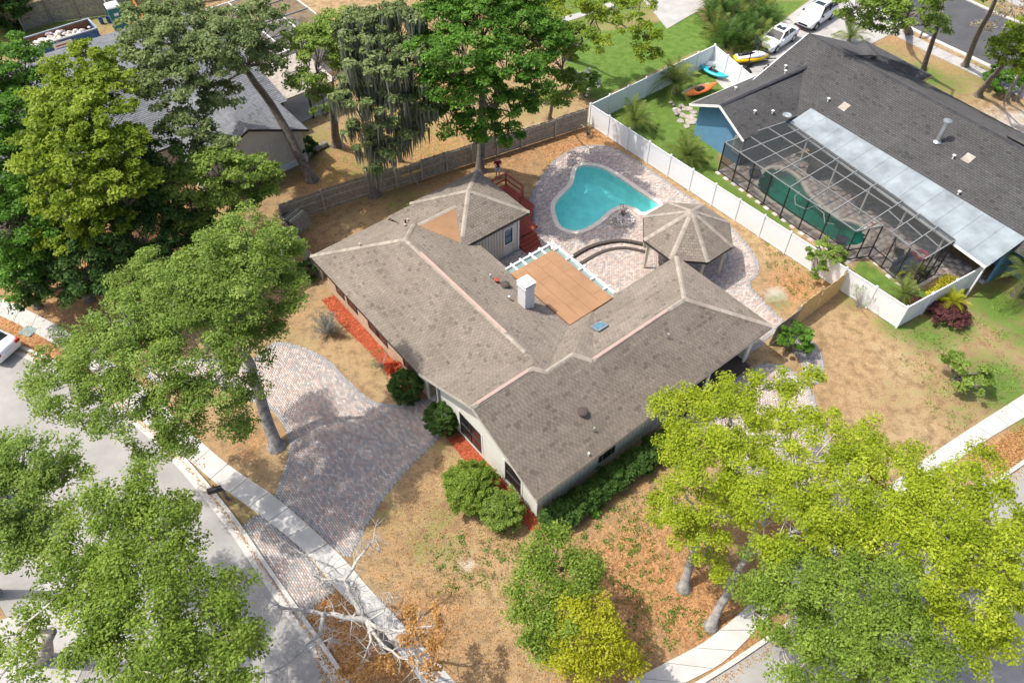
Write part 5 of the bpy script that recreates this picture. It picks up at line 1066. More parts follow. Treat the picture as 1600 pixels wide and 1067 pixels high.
# ================================================================ vegetation
LEAF = {}
for k, st in dict(oak=[(.13, .205, .03), (.235, .35, .06), (.39, .50, .12)], grey=[(.13, .18, .06), (.235, .305, .105), (.37, .44, .18)], yellow=[(.18, .255, .012), (.36, .45, .025), (.53, .58, .06)], bright=[(.055, .14, .014), (.12, .265, .028), (.22, .39, .06)],
                  dark=[(.032, .08, .016), (.07, .145, .03), (.13, .22, .05)], camphor=[(.12, .19, .012), (.25, .345, .026), (.41, .48, .065)], lime=[(.115, .185, .022), (.22, .33, .042), (.37, .48, .085)], gold=[(.27, .27, .02), (.46, .43, .03), (.62, .56, .05)],
                  dead=[(.30, .15, .04), (.55, .31, .10), (.70, .47, .20)], shrub=[(.035, .085, .015), (.08, .165, .03), (.16, .26, .06)], palm=[(.10, .15, .03), (.19, .25, .05), (.34, .38, .10)], moss=[(.15, .17, .12), (.22, .24, .18), (.32, .34, .27)], redleaf=[(.09, .03, .035), (.16, .06, .06), (.25, .11, .09)],
                  scarlet=[(.3, .02, .01), (.5, .06, .02), (.6, .12, .04)], tan=[(.20, .17, .11), (.34, .30, .20), (.48, .43, .31)], white=[(.55, .57, .5), (.75, .76, .7), (.85, .85, .8)], sand=[(.24, .27, .012), (.41, .43, .02), (.60, .58, .06)]).items():
    LEAF[k] = leafmat('leaf_' + k, [(.1, st[0]), (.5, st[1]), (.9, st[2])])
def leaf_mesh(name, C_, O_, size, tone, style, asp=.55, up=.55, outw=.6):
    """one kite shaped leaf face per centre C_; O_ = outward direction"""
    n = len(C_); nr_ = rng.normal(size=(n, 3)) * .55 + O_ * outw + np.array([0, 0, up]); nr_ /= np.linalg.norm(nr_, axis=1)[:, None]
    t = rng.normal(size=(n, 3)); a = np.cross(nr_, t); a /= np.linalg.norm(a, axis=1)[:, None]; b = np.cross(nr_, a)
    s = (size * rng.uniform(.65, 1.35, n))[:, None]; a *= s * .5; b *= s * .5 * asp
    V = np.stack([C_ - a, C_ + b - a * .15, C_ + a, C_ - b - a * .15], 1).reshape(-1, 3)
    me = npmesh(name, V, np.arange(n * 4).reshape(n, 4), tone=np.clip(tone, 0, 1)); me.materials.append(LEAF[style]); return me
def clumps(blobs, sub=2.6, per=62, srad=(.42, .75), flat=.72, shell=.62):
    """clump centres in every blob and leaf centres in every clump"""
    Cs, Os, Ts, K = [], [], [], []
    for (x, y, z, r) in blobs:
        n = max(5, int(sub * r * r * 3.1)); d = rng.normal(size=(n, 3)); d /= np.linalg.norm(d, axis=1)[:, None]
        d[:, 2] = np.where(rng.random(n) < .78, np.abs(d[:, 2]), d[:, 2])
        rad = r * (shell + (1 - shell) * rng.random(n)) * rng.uniform(.82, 1.16, n); c = d * rad[:, None]; c[:, 2] *= flat; c = c + np.array([x, y, z])
        sr = rng.uniform(*srad, n); tone = rng.normal(.48, .13, n); K.append((np.array([x, y, z]), c))
        m = per; q = rng.normal(size=(n, m, 3)); q /= np.linalg.norm(q, axis=2)[:, :, None]; q[:, :, 2] = np.where(rng.random((n, m)) < .7, np.abs(q[:, :, 2]), q[:, :, 2]); q2 = q * (rng.random((n, m)) ** .45)[:, :, None] * sr[:, None, None]; q2[:, :, 2] *= .45
        P = c[:, None, :] + q2; o = q * .7 + d[:, None, :] * .3
        Cs.append(P.reshape(-1, 3)); Os.append(o.reshape(-1, 3)); Ts.append((tone[:, None] + rng.normal(0, .13, (n, m))).ravel())
    return np.concatenate(Cs), np.concatenate(Os), np.concatenate(Ts), K
def bend(a, b, k=4, wob=.12, sag=.0):
    a = np.array(a); b = np.array(b); L_ = np.linalg.norm(b - a); out = [a]
    for i in range(1, k): t = i / k; out.append(a + (b - a) * t + rng.normal(0, wob * L_ * .25, 3) + np.array([0, 0, sag * L_ * math.sin(math.pi * t)]))
    return out + [b]
def tree(name, label, base, blobs, style, tr=.28, size=.24, sub=2.6, per=58, fork=.45, via=(), bark='bark', moss=0, group='trees around the house', twig=.8, cat='tree', srad=(.36, .62), flat=.72, asp=.55):
    g = G(*base); root = thing(name, label, cat, (g[0], g[1], 0), 0, group); off = np.array([g[0], g[1], 0])
    B = [(*(np.array(G(px, py, z)) - off), r) for px, py, z, r in blobs]
    Cc, Oo, Tt, K = clumps(B, sub, per, srad, flat)
    Cc[:, 2] = np.maximum(Cc[:, 2], .08)
    me = leaf_mesh('crown', Cc, Oo, size, Tt, style, asp); link('crown', me, root)
    mb = MB(); ctr = np.mean([b[:3] for b in B], axis=0); zmin = min(b[2] for b in B)
    pth = [np.array([0, 0, -.1])] + [np.array(G(*p)) - off for p in via]
    fz = ctr[2] * fork
    if not via: pth.append(np.array([ctr[0] * fork * .7, ctr[1] * fork * .7, fz]))
    top = pth[-1]; n = len(pth); pts_ = []
    for a, b in zip(pth, pth[1:]): pts_ += [tuple(p) for p in bend(a, b, 3, .05)[:-1]]
    pts_.append(tuple(top)); rad = [tr * (1.05 if i == 0 else 1 - .45 * i / len(pts_)) for i in range(len(pts_))]
    pts_ = [(0, 0, -.25), (0, 0, .02), (pts_[1][0] * .12, pts_[1][1] * .12, .3)] + pts_[1:]; rad = [tr * 1.9, tr * 1.6, tr * 1.12] + rad[1:]
    mb.tube(pts_, rad, 9); t_ = mb.build('trunk', bark, root, smooth=True)
    bm_ = MB(); rt = rad[-1] * .62
    nodes = [(np.array(top), rt, 0.)]                    # limbs grow outwards from limb to limb
    for (c, subs), bb in sorted(zip(K, B), key=lambda q: np.linalg.norm(q[0][0] - top)):
        e = c - np.array([0, 0, bb[3] * .3]); cost = [np.linalg.norm(e - n_[0]) + .45 * n_[2] for n_ in nodes]; j_ = int(np.argmin(cost)); st0, r0, len0 = nodes[j_]
        pl_ = bend(st0, e, 4, .16, .04); r1 = r0 * (.62 if j_ else .8); bm_.tube([tuple(p) for p in pl_], [r1, r1 * .92, r1 * .84, r1 * .76, r1 * .62], 6); nodes.append((e, max(r1 * .7, .03), len0 + np.linalg.norm(e - st0)))
        rt = max(r1, .09)
        for s_ in subs:
            if rng.random() < twig: st_ = pl_[int(rng.integers(2, 5))]; bm_.tube([tuple(p) for p in bend(st_, s_, 2, .2)], [rt * .3, rt * .18, .008], 4, cap=False)
    bm_.build('branches', 'twig_pale' if bark == 'bark_light' else bark, root, smooth=True)
    if moss:
        n = moss; i = rng.integers(0, len(Cc), n); c = Cc[i]; L_ = rng.uniform(.5, 1.6, n); w_ = rng.uniform(.03, .09, n); a = rng.uniform(0, 6.28, n); dx = np.c_[np.cos(a), np.sin(a), np.zeros(n)] * w_[:, None]; dn = np.c_[rng.normal(0, .08, n), rng.normal(0, .08, n), -L_]
        V = np.stack([c - dx, c + dx, c + dn * .6 + dx * .8, c + dn], 1).reshape(-1, 3); V[:, 2] = np.maximum(V[:, 2], .1); m2 = npmesh('moss', V, np.arange(n * 4).reshape(n, 4), tone=rng.random(n)); m2.materials.append(LEAF['moss']); link('moss', m2, root, 'stuff')
    return root
tree('oak_tree', 'big spreading oak on the grass island beside the paved drive', (432, 697), [(400, 395, 11.3, 2.14), (345, 420, 11.3, 2.14), (438, 425, 10.3, 1.39), (280, 470, 10.8, 2.03), (370, 475, 11.1, 1.82), (210, 510, 10.3, 2.03), (310, 540, 10.6, 2.03), (240, 575, 10.1, 1.93), (150, 565, 9.8, 1.71), (385, 545, 9.3, 1.18), (105, 615, 9.1, 1.50), (185, 645, 9.1, 1.60), (270, 640, 8.8, 1.50), (325, 615, 9.1, 1.39), (245, 700, 7.8, 1.07), (295, 690, 7.8, 0.96), (365, 665, 7.4, 0.96), (395, 610, 7.8, 0.86), (95, 560, 9.2, 1.28), (230, 440, 10.0, 1.50), (60, 600, 8.6, 0.75), (455, 405, 10.2, 1.0), (440, 465, 10.2, 1.2), (410, 520, 9.4, 1.0), (330, 470, 11.6, 1.6), (390, 440, 11.4, 1.6)], 'oak', .34, via=[(412, 640, 2.2), (392, 570, 4.8), (365, 520, 7.0)], bark='bark_light', size=.125, per=170, sub=3.5, srad=(.36, .64))
tree('street_tree', 'leafy street tree beyond the road, above the navy car', (-10, 930), [(40, 730, 9.8, 1.60), (85, 755, 9.3, 1.18), (15, 790, 9.8, 1.60), (60, 830, 9.3, 1.18), (15, 860, 9.3, 1.28), (110, 735, 8.8, 0.75), (-30, 740, 9.8, 1.60)], 'oak', .25, bark='bark_light', size=.125, per=170, sub=3.5, srad=(.36, .64))
tree('street_tree', 'wide street oak at the kerb opposite the paved drive', (62, 1030), [(190, 795, 9.8, 1.60), (250, 825, 9.4, 1.50), (150, 850, 9.8, 1.50), (100, 905, 9.8, 1.18), (285, 880, 8.8, 1.07), (205, 900, 10.3, 1.60), (160, 960, 10.4, 1.50), (245, 970, 10.4, 1.71), (320, 960, 9.8, 1.39), (355, 925, 8.8, 0.96), (335, 1030, 9.8, 1.50), (250, 1050, 10.5, 1.71), (170, 1045, 10.4, 1.28), (368, 1000, 8.8, 0.86), (20, 1075, 8.8, 1.28), (25, 985, 8.3, 0.86), (280, 790, 8.6, 0.75)], 'lime', .32, bark='bark_light', size=.125, per=170, sub=3.5, srad=(.36, .64))
tree('garden_tree', 'round green tree on the front corner lawn', (868, 1010), [(862, 868, 4.4, 1.23), (835, 920, 4.3, 1.18), (900, 905, 4.4, 1.18), (828, 975, 3.4, 1.07), (880, 960, 4, 1.18), (912, 880, 3.8, 0.75), (850, 1005, 2.9, 0.86), (880, 838, 4.0, 0.54)], 'lime', .14, size=.125, per=130, sub=5.0, srad=(.36, .64))
tree('garden_tree', 'golden yellow tree with bare grey twigs on the corner lawn', (935, 1045), [(915, 955, 4.4, 1.02), (940, 1000, 4.2, 1.07), (895, 1010, 4, 0.96), (968, 1005, 3.6, 0.75), (925, 1040, 3.4, 0.86), (885, 1045, 3.2, 0.64), (985, 1035, 2.9, 0.43)], 'sand', .12, bark='bark_light', twig=1., size=.125, per=130, sub=5.0, srad=(.36, .64))
tree('oak_tree', 'yellow green oak with thick grey trunk beside the garage drive', (1068, 918), [(1060, 648, 6.8, 1.18), (1110, 622, 6.8, 1.18), (1155, 605, 6.3, 1.02), (1090, 690, 7.3, 1.39), (1150, 668, 7.3, 1.28), (1225, 600, 5.8, 0.96), (1100, 740, 7.3, 1.39), (1168, 735, 7.3, 1.28), (1060, 785, 6, 1.07), (1035, 800, 5, 0.86), (1100, 840, 5, 0.96), (1130, 800, 6.3, 1.07), (1055, 705, 6.3, 0.96), (1200, 665, 6.6, 1.07), (1110, 885, 3.5, 0.75), (1200, 720, 7.4, 1.0), (1140, 640, 7., 1.0), (1075, 850, 4.5, .8), (1270, 590, 5.6, .5), (1140, 700, 7.8, 1.)], 'yellow', .24, via=[(1078, 880, 1.5), (1100, 820, 3.5)], bark='bark_light', size=.125, per=170, sub=3.5, srad=(.36, .64))
tree('oak_tree', 'yellow green oak with leaning grey trunk next to the sidewalk bend', (1110, 978), [(1240, 655, 6.8, 0.96), (1305, 700, 7.5, 1.18), (1355, 680, 7, 0.96), (1330, 740, 8, 1.39), (1255, 765, 8, 1.28), (1200, 785, 8, 1.39), (1250, 820, 8, 1.39), (1320, 795, 8, 1.39), (1385, 740, 7.3, 1.07), (1435, 722, 6.4, 0.86), (1195, 850, 7.3, 1.07), (1385, 800, 8, 1.18), (1290, 660, 7., .8), (1240, 720, 7.6, .8), (1300, 840, 7.8, 1.1), (1360, 840, 8, 1.), (1420, 770, 7.6, 1.)], 'yellow', .23, via=[(1135, 930, 1.7), (1165, 870, 3.8)], bark='bark_light', size=.125, per=170, sub=3.5, srad=(.36, .64))
tree('oak_tree', 'deep green oak overhanging the right street, greener than its neighbours', (1245, 985), [(1200, 900, 7, 1.28), (1260, 900, 7.5, 1.39), (1320, 880, 7.5, 1.39), (1180, 950, 6.4, 1.07), (1240, 970, 7, 1.39), (1310, 950, 8, 1.60), (1380, 930, 8, 1.50), (1260, 1035, 7, 1.28), (1330, 1030, 8, 1.50), (1400, 1010, 8, 1.50), (1440, 1050, 7.5, 1.28), (1370, 1060, 7, 1.18)], 'lime', .32, bark='bark_light', size=.125, per=170, sub=3.5, srad=(.36, .64))
tree('oak_tree', 'yellow green oak spreading over the right street beyond the sidewalk', (1480, 935), [(1440, 785, 8, 1.28), (1500, 762, 8, 1.39), (1550, 800, 8, 1.39), (1470, 835, 8.5, 1.50), (1530, 870, 8.5, 1.60), (1580, 870, 7.5, 1.18), (1460, 895, 8.5, 1.39), (1520, 940, 8, 1.50), (1570, 950, 7.5, 1.07), (1480, 980, 7.5, 1.18), (1540, 1000, 7, 1.07), (1405, 850, 8, 1.18), (1535, 722, 6.8, 0.75)], 'yellow', .32, bark='bark_light', size=.125, per=170, sub=3.5, srad=(.36, .64))
B2 = 'trees behind the back fence'
tree('broadleaf_tree', 'fresh green tree at the left edge above the shaded sidewalk', (70, 455), [(25, 110, 11, 2.3), (55, 150, 10, 1.8), (15, 190, 10, 2.4), (55, 225, 9, 1.8), (20, 270, 8.5, 2.4), (60, 310, 7.5, 1.8), (25, 355, 7, 2.3), (65, 400, 5, 1.8), (25, 430, 4.5, 1.6), (-30, 150, 10, 2.4), (-30, 300, 8, 2.4)], 'bright', .3, group=B2, size=.22, per=88, sub=3.4)
tree('camphor_tree', 'dense yellow green tree with billowing crown in front of the grey roof', (205, 380), [(130, 112, 12, 1.9), (172, 135, 12, 1.5), (110, 165, 11.5, 2.1), (160, 195, 11.5, 2.1), (88, 215, 11, 1.8), (200, 230, 10.5, 1.6), (130, 255, 10.5, 2.1), (180, 290, 9.5, 1.9), (112, 310, 9, 2.0), (68, 262, 10, 1.5), (215, 285, 9, 1.4), (155, 345, 7, 1.9), (100, 365, 6.5, 1.6)], 'camphor', .32, group=B2, size=.22, sub=3.9, per=88)
tree('oak_tree', 'tall grey green oak with a long leaning trunk behind the back fence', (487, 281), [(300, 40, 12, 2.3), (350, 70, 12, 2.0), (400, 35, 12, 1.8), (255, 75, 12, 2.2), (228, 40, 12, 1.8), (300, 115, 11, 1.9), (420, 92, 10.5, 1.3), (262, 145, 10.5, 1.8), (340, 150, 9.5, 1.4), (290, 200, 9, 1.6), (330, 232, 8, 1.4), (385, 95, 11, 1.6), (220, 112, 11, 1.6)], 'grey', .36, via=[(465, 240, 1.8), (425, 165, 5), (385, 110, 8)], group=B2, size=.22, sub=3.5, per=88)
tree('ivy_tree', 'straight trunk wrapped in green ivy below a grey green crown', (527, 227), [(505, 85, 10.5, 1.6), (478, 130, 9, 1.2), (530, 50, 11.5, 1.8), (470, 70, 10.5, 1.4), (503, 150, 7.2, 1.0), (545, 95, 9.5, 1.4), (508, 178, 5.2, .7)], 'oak', .35, group=B2, size=.22, per=88, sub=3.4)
tree('moss_oak', 'oak hung with grey spanish moss growing through the back fence', (585, 305), [(570, 55, 12, 1.9), (622, 45, 12, 2.1), (590, 105, 11, 2.0), (650, 95, 11, 1.9), (560, 150, 9.5, 1.6), (610, 165, 9, 1.8), (655, 165, 8.5, 1.5), (568, 215, 6.5, 1.3), (610, 235, 6, 1.1), (588, 258, 4.6, .8), (640, 205, 7, 1.1)], 'grey', .33, group=B2, size=.22, moss=5200, sub=2.7, per=88)
tree('sapling', 'slim tree stem just behind the fence next to the mossy oak', (626, 252), [(625, 215, 2.5, .8), (640, 190, 4, 1.0), (615, 195, 3.6, .8)], 'shrub', .14, group=B2, size=.22, per=88, sub=3.4)
tree('maple_tree', 'large vivid green tree rising behind the small hip roof', (750, 268), [(690, 40, 12, 2.1), (750, 25, 13, 2.3), (812, 40, 12, 2.1), (850, 70, 11, 1.7), (660, 88, 11, 1.7), (720, 88, 12, 2.1), (790, 98, 11.5, 2.1), (840, 128, 9.5, 1.5), (690, 140, 9.5, 1.8), (750, 148, 9.5, 2.0), (800, 168, 8, 1.5), (698, 188, 7.5, 1.3), (758, 200, 7, 1.5), (788, 212, 6.2, 1.0), (720, 5, 13, 2.0), (800, -10, 13, 2.2)], 'bright', .32, via=[(752, 225, 2.2), (754, 160, 6), (752, 110, 8.5)], group=B2, size=.22, sub=3.6, per=88)
tree('broadleaf_tree', 'smaller green tree at the end of the back fence beside the white flowers', (858, 186), [(870, 90, 8, 1.5), (890, 128, 6.5, 1.2), (852, 158, 5, 1.0), (900, 60, 9, 1.5), (880, 158, 4.5, .9), (860, 50, 9.5, 1.6)], 'lime', .16, group=B2, size=.22, per=88, sub=3.4)
tree('oak_tree', 'low spreading tree with olive leaves on the vivid green lawn', (885, 92), [(930, 20, 6, 1.4), (900, 2, 7, 1.5), (985, 40, 5.5, 1.3), (1012, 55, 5, 1.1), (1000, 82, 4, .9), (945, 68, 5, .9), (1020, 85, 3.5, .7), (960, 8, 6, 1.2), (1000, 10, 6, 1.2), (870, 20, 7, 1.4)], 'camphor', .3, group=B2, size=.22, sub=2.5, per=88)
tree('evergreen_tree', 'dark evergreen thicket tree above the left sidewalk', (140, 468), [(95, 400, 5, 1.8), (140, 415, 5, 1.9), (120, 455, 3.3, 1.4), (185, 415, 5, 1.9), (170, 378, 6, 1.9), (222, 368, 6, 1.8), (85, 445, 3, 1.3), (232, 328, 6.5, 1.7), (200, 455, 3, 1.2), (45, 470, 2.2, .9)], 'dark', .25, group=B2, size=.22, sub=3.1, per=88)
tree('oak_tree', 'grey green oak between the dark evergreen and the fence corner', (355, 375), [(290, 290, 7, 1.6), (340, 268, 7.5, 1.7), (392, 270, 7, 1.5), (350, 310, 6, 1.4), (412, 300, 5.5, 1.1), (302, 335, 5, 1.3), (380, 318, 5, 1.2), (420, 275, 6, 1.0)], 'oak', .22, group=B2, size=.22, per=88, sub=3.4)
tree('evergreen_tree', 'shadowed dark tree under the yellow green crown', (265, 395), [(252, 250, 8, 1.7), (232, 298, 7, 1.4), (282, 355, 4.5, 1.4), (258, 318, 6, 1.4), (320, 365, 3.5, 1.1), (240, 395, 3.2, 1.1)], 'shrub', .22, group=B2, size=.22, per=88, sub=3.4)
tree('evergreen_tree', 'low dark undergrowth tree at the edge of the shaded left verge', (60, 480), [(20, 400, 3.5, 1.6), (50, 440, 3, 1.4), (110, 350, 5, 1.7), (60, 380, 4, 1.6), (20, 330, 6, 1.8), (150, 440, 2.5, 1.2)], 'dark', .2, group=B2, size=.22, per=88, sub=3.4)
tree('evergreen_tree', 'dark bushy tree between the thicket and the big oak on the drive', (300, 420), [(280, 400, 2.5, 1.3), (330, 395, 2.6, 1.2), (240, 430, 2.6, 1.3), (370, 385, 2.2, 1.0), (300, 345, 4., 1.3), (210, 420, 3.5, 1.4)], 'dark', .2, group=B2, size=.22, per=88, sub=3.4)
B3 = 'trees along the far road'
tree('oak_tree', 'green crowned tree beside the far road mailbox', (1418, 52), [(1340, 2, 9, 1.7), (1380, 15, 8.5, 1.5), (1425, 8, 9, 1.7), (1455, 35, 7.5, .9), (1362, 42, 7, 1.0), (1330, 28, 7.5, 1.0), (1400, 40, 6.5, .9)], 'oak', .32, group=B3, size=.22, per=88, sub=3.4)
tree('tall_tree', 'slim grey trunk leaning over the blue house lawn', (1440, 116), [(1500, -50, 12, 1.8), (1462, 42, 8, .9), (1480, -20, 11, 1.4)], 'oak', .24, via=[(1452, 80, 2.5), (1472, 20, 6.5)], group=B3, size=.22, per=88, sub=3.4)
tree('tall_tree', 'tall straight grey trunk next to the far sidewalk', (1507, 104), [(1575, -40, 13, 2.0), (1545, -20, 12, 1.5)], 'oak', .26, via=[(1525, 60, 3.2), (1555, 0, 8)], group=B3, size=.22, per=88, sub=3.4)
tree('oak_tree', 'yellow green tree with dark slanting trunk near the far street', (1528, 150), [(1576, 72, 8, 1.3), (1592, 100, 7, 1.2), (1562, 90, 7, .8), (1605, 55, 8, 1.5), (1610, 110, 6, 1.2)], 'camphor', .26, via=[(1550, 120, 2.3), (1570, 98, 4.5)], group=B3, size=.22, per=88, sub=3.4)
tree('bare_tree', 'twiggy tan tree with few leaves across the far road', (1565, 60), [(1560, 32, 5, 1.3), (1580, 10, 6, 1.4), (1535, 40, 4, .9), (1595, 38, 4.5, 1.0)], 'tan', .2, bark='bark_light', group=B3, sub=1.6, twig=1., size=.2, per=30)
for bx, tx in ((1572, 1592), (1588, 1612)): tree('tall_tree', 'thin pale trunk rising from the green shrub by the far street', (bx, 158), [(tx + 10, 60, 8, 1.0), (tx + 25, 75, 7, .9)], 'oak', .16, bark='bark_light', group='thin pale trunks by the far street')
# --- the half dead oak over the sidewalk
da = G(604, 1010); dead = thing('dead_oak', 'half dead oak with bleached bare limbs and a few rusty leaves', 'tree', (da[0], da[1], 0)); off = np.array([da[0], da[1], 0])
D = lambda p: np.array(G(*p)) - off
fk = D((572, 968, 3.0)); mb = MB().tube([(0, 0, -.1), tuple(fk * .5 + np.array([.05, 0, .1])), tuple(fk)], [.3, .2, .17], 8); mb.build('trunk', 'bark_light', dead, smooth=True)
mb = MB(); r_ = .085
def limb(p0, chain, r0, depth=0):
    pts_ = [p0] + [D(c) for c in chain]; full = []
    for a, b in zip(pts_, pts_[1:]): full += bend(a, b, 3, .16)[:-1]
    full.append(pts_[-1]); n = len(full); mb.tube([tuple(p) for p in full], [r0 * (1 - .85 * i / (n - 1)) for i in range(n)], 5, cap=False)
    for i in range(2, n):
        for k in range(4):
            d = rng.normal(size=3) * .38 + (full[i] - full[i - 1]) * .25; e = full[i] + d; mb.tube([tuple(full[i]), tuple(full[i] + d * .5 + rng.normal(0, .05, 3)), tuple(e)], [r0 * .22, r0 * .14, .008], 4, cap=False)
            for q in range(2): e2 = e + rng.normal(size=3) * .16; mb.tube([tuple(e - d * .3), tuple(e2)], [.011, .005], 3, cap=False)
limb(fk, [(540, 965, 3.4), (490, 955, 3.7), (440, 950, 3.8), (412, 932, 4.)], .15); limb(fk, [(548, 930, 3.7), (538, 905, 4.2), (510, 905, 4.3), (492, 900, 4.4)], .15); limb(D((540, 903, 4.2)), [(555, 880, 4.8), (578, 850, 5.2), (590, 842, 5.3)], .09); limb(D((540, 903, 4.2)), [(505, 880, 4.7), (475, 866, 5.)], .07)
limb(fk, [(560, 940, 3.8), (563, 920, 4.2)], .08); limb(D((505, 958, 3.6)), [(500, 990, 3.8), (470, 1020, 4.0), (435, 1045, 4.2), (402, 1052, 4.3)], .1); limb(D((480, 1010, 4.)), [(510, 1000, 4.2), (520, 995, 4.3)], .06); limb(fk, [(600, 985, 3.5), (640, 985, 4.), (690, 965, 4.3)], .11); limb(fk, [(600, 1010, 3.6), (640, 1030, 4.), (665, 1050, 4.2)], .1); limb(fk, [(580, 1000, 3.4), (560, 1045, 3.9)], .1); limb(fk, [(600, 955, 3.7), (608, 925, 3.9)], .06)
mb.build('branches', 'twig_pale', dead, smooth=True)
Bd = [(*D(p[:3]), p[3]) for p in [(652, 990, 4.2, .55), (690, 966, 4.4, .5), (600, 1035, 3.8, .6), (560, 1050, 3.9, .6), (660, 1030, 4, .55), (630, 1010, 4.1, .5), (675, 1045, 3.9, .5), (540, 1060, 3.8, .4), (680, 1000, 4.2, .35), (640, 960, 4.2, .3)]]
Cc, Oo, Tt, K = clumps(Bd, 3., 34, (.2, .4)); link('crown', leaf_mesh('crown', Cc, Oo, .15, Tt, 'dead'), dead)
# --- small gnarled tree on the right lawn
tree('garden_tree', 'small gnarled tree split in two clumps on the dry right lawn', (1492, 597), [(1480, 572, 1.2, .55), (1492, 558, 1.5, .4), (1520, 580, 1.6, .7), (1530, 600, 1.2, .65), (1505, 600, .9, .45), (1540, 590, 1.2, .4)], 'oak', .12, sub=4., srad=(.18, .35), size=.22, group='small trees on the lawn', twig=1., per=60)
# --- shrubs
def shrub(name, label, px, py, rad, style, h=None, per=40, size=.13, sub=8., group=None, cat='shrub', srad=(.16, .3), z0=None, twigs=14, shell=.72, up=.5, flat=1., elong=1., rz=0):
    if per >= 30: per = int(per * 2.6); sub *= 1.7; size *= .95
    g = G(px, py); root = thing(name, label, cat, (g[0], g[1], 0), rz, group); h = h or rad
    Cc, Oo, Tt, K = clumps([(0, 0, h * .9, rad)], sub, per, srad, h / rad * flat, shell); Cc[:, 0] *= elong; Cc[:, 2] = np.maximum(Cc[:, 2], .05)
    link('foliage', leaf_mesh('foliage', Cc, Oo, size, Tt, style, .6, up), root)
    mb = MB(); i = rng.integers(0, len(Cc), twigs)
    for k in i: mb.tube([(rng.normal(0, .05), rng.normal(0, .05), 0), tuple(Cc[k] * .5 + rng.normal(0, .04, 3)), tuple(Cc[k] * .95)], [.03 if twigs < 30 else .012, .02 if twigs < 30 else .009, .008 if twigs < 30 else .004], 4, cap=False)
    mb.build('stems', 'twig_pale' if twigs > 30 else 'bark', root); return root
shrub('clipped_shrub', 'dark clipped ball shrub at the edge of the red mulch beside the entry', 637, 620, .92, 'shrub', .95, 30, .09, 66, srad=(.1, .17), shell=.86)
shrub('clipped_shrub', 'ball shrub between the paved drive and the front gable window', 692, 670, .92, 'shrub', .95, 30, .09, 66, srad=(.1, .17), shell=.86)
shrub('rounded_shrub', 'large light green shrub in front of the lap board wall', 735, 775, 1.35, 'lime', .95, 36, .10, 32, srad=(.14, .24), shell=.8)
shrub('rounded_shrub', 'loose green shrub between the big light shrub and the house corner', 783, 808, 1.1, 'oak', .85, 36, .10, 28, srad=(.13, .24), shell=.75)
shrub('bare_shrub', 'leafless pale grey shrub by the curved drive edge', 513, 520, 1.0, 'moss', .85, 29, .07, 16, twigs=380, shell=.4)
shrub('young_shrub', 'thin grey green sapling in front of the red mulch', 598, 572, .8, 'grey', .8, 16, .1, 5, twigs=40)
shrub('red_shrub', 'small scarlet leaved shrub against the tan brick wall', 618, 585, .5, 'scarlet', .55, 30, .1, 9)
shrub('green_shrub', 'glossy green shrub beside the curved path and side gate', 1235, 548, 1.05, 'bright', 1.0, 44, .13, 8)
shrub('green_shrub', 'airy pale green shrub leaning over the white fence by the pool cage', 1277, 428, 1.35, 'oak', 1.3, 36, .14, 6)
shrub('young_shrub', 'sparse sapling against the outside of the white fence', 1342, 480, .9, 'grey', .9, 12, .1, 5, twigs=50)
fw = shrub('flowering_shrub', 'round shrub covered in white flowers at the fence corner', 915, 150, 1.15, 'shrub', 1.15, 40, .15, 8)
Cc, Oo, Tt, K = clumps([(0, 0, 1.05, 1.22)], 9, 20, (.12, .25), 1., .85); link('blossom', leaf_mesh('blossom', Cc, Oo, .14, Tt, 'white', .8, .5), fw)
shrub('green_shrub', 'broad leafy shrub below the thin pale trunks', 1560, 142, 1.6, 'bright', 1.0, 44, .2, 6)
shrub('green_shrub', 'dry brush clump in the wooden fence corner', 918, 212, .6, 'tan', .6, 24, .12, 8)
shrub('green_shrub', 'low dark shrub at the foot of the left brick wall', 485, 432, .8, 'dark', .6, 36, .14, 7)
shrub('green_shrub', 'low dark green shrub beside the pale house wall', 480, 243, .9, 'dark', .7, 40, .16, 6)
shrub('round_bed', 'round clipped bed of dark red foliage outside the white fence', 1478, 497, 1.2, 'redleaf', .45, 46, .12, 10)
shrub('gold_hedge', 'golden yellow hedge inside the white fence corner', 1468, 462, .62, 'gold', .5, 46, .12, 12, elong=2.5, rz=NT + R(8))
shrub('red_shrub', 'small dark red shrub beside the yellow hedge', 1424, 482, .45, 'redleaf', .5, 36, .1, 9)
shrub('palm_thicket', 'large dark feathery palm thicket at the top left corner', 20, 45, 2.6, 'shrub', 2.6, 46, .4, 4., srad=(.4, .8)); shrub('green_shrub', 'pale mossy bush beyond the palm thicket', -5, 15, 2.2, 'grey', 2.0, 40, .25, 4., srad=(.4, .7))
shrub('rock_plant', 'scrubby brown tipped plant growing in the cobble bed', 972, 338, .4, 'tan', .5, 16, .1, 9)
# hedge along the front wall, one run of bushes
hg = [(.9 + i * .78, -.35 - .04 * i, (.64 + .1 * (i % 2))) for i in range(11)]
for i, (u, v, r_) in enumerate(hg):
    p = UV(u, v); root = thing('hedge_bush', 'dark green hedge bush in the row under the long side wall', 'hedge', p, 0, 'hedge bushes under the side wall')
    Cc, Oo, Tt, K = clumps([(0, 0, .5, r_)], 52, 75, (.14, .3), .95, .7); Cc[:, 2] = np.maximum(Cc[:, 2], .04); link('foliage', leaf_mesh('foliage', Cc, Oo, .13, Tt, 'shrub', .6, .5), root); MB().tube([(0, 0, 0), (.02, .0, .5)], [.04, .02], 5).build('stems', 'bark', root)
for px, py in ((925, 800), (893, 815), (990, 735)): shrub('grass_tuft', 'strappy green grass tuft in the shade of the long side wall', px, py, .32, 'bright', .22, 20, .3, 9, group='grass tufts by the side wall', cat='plant', srad=(.1, .2))
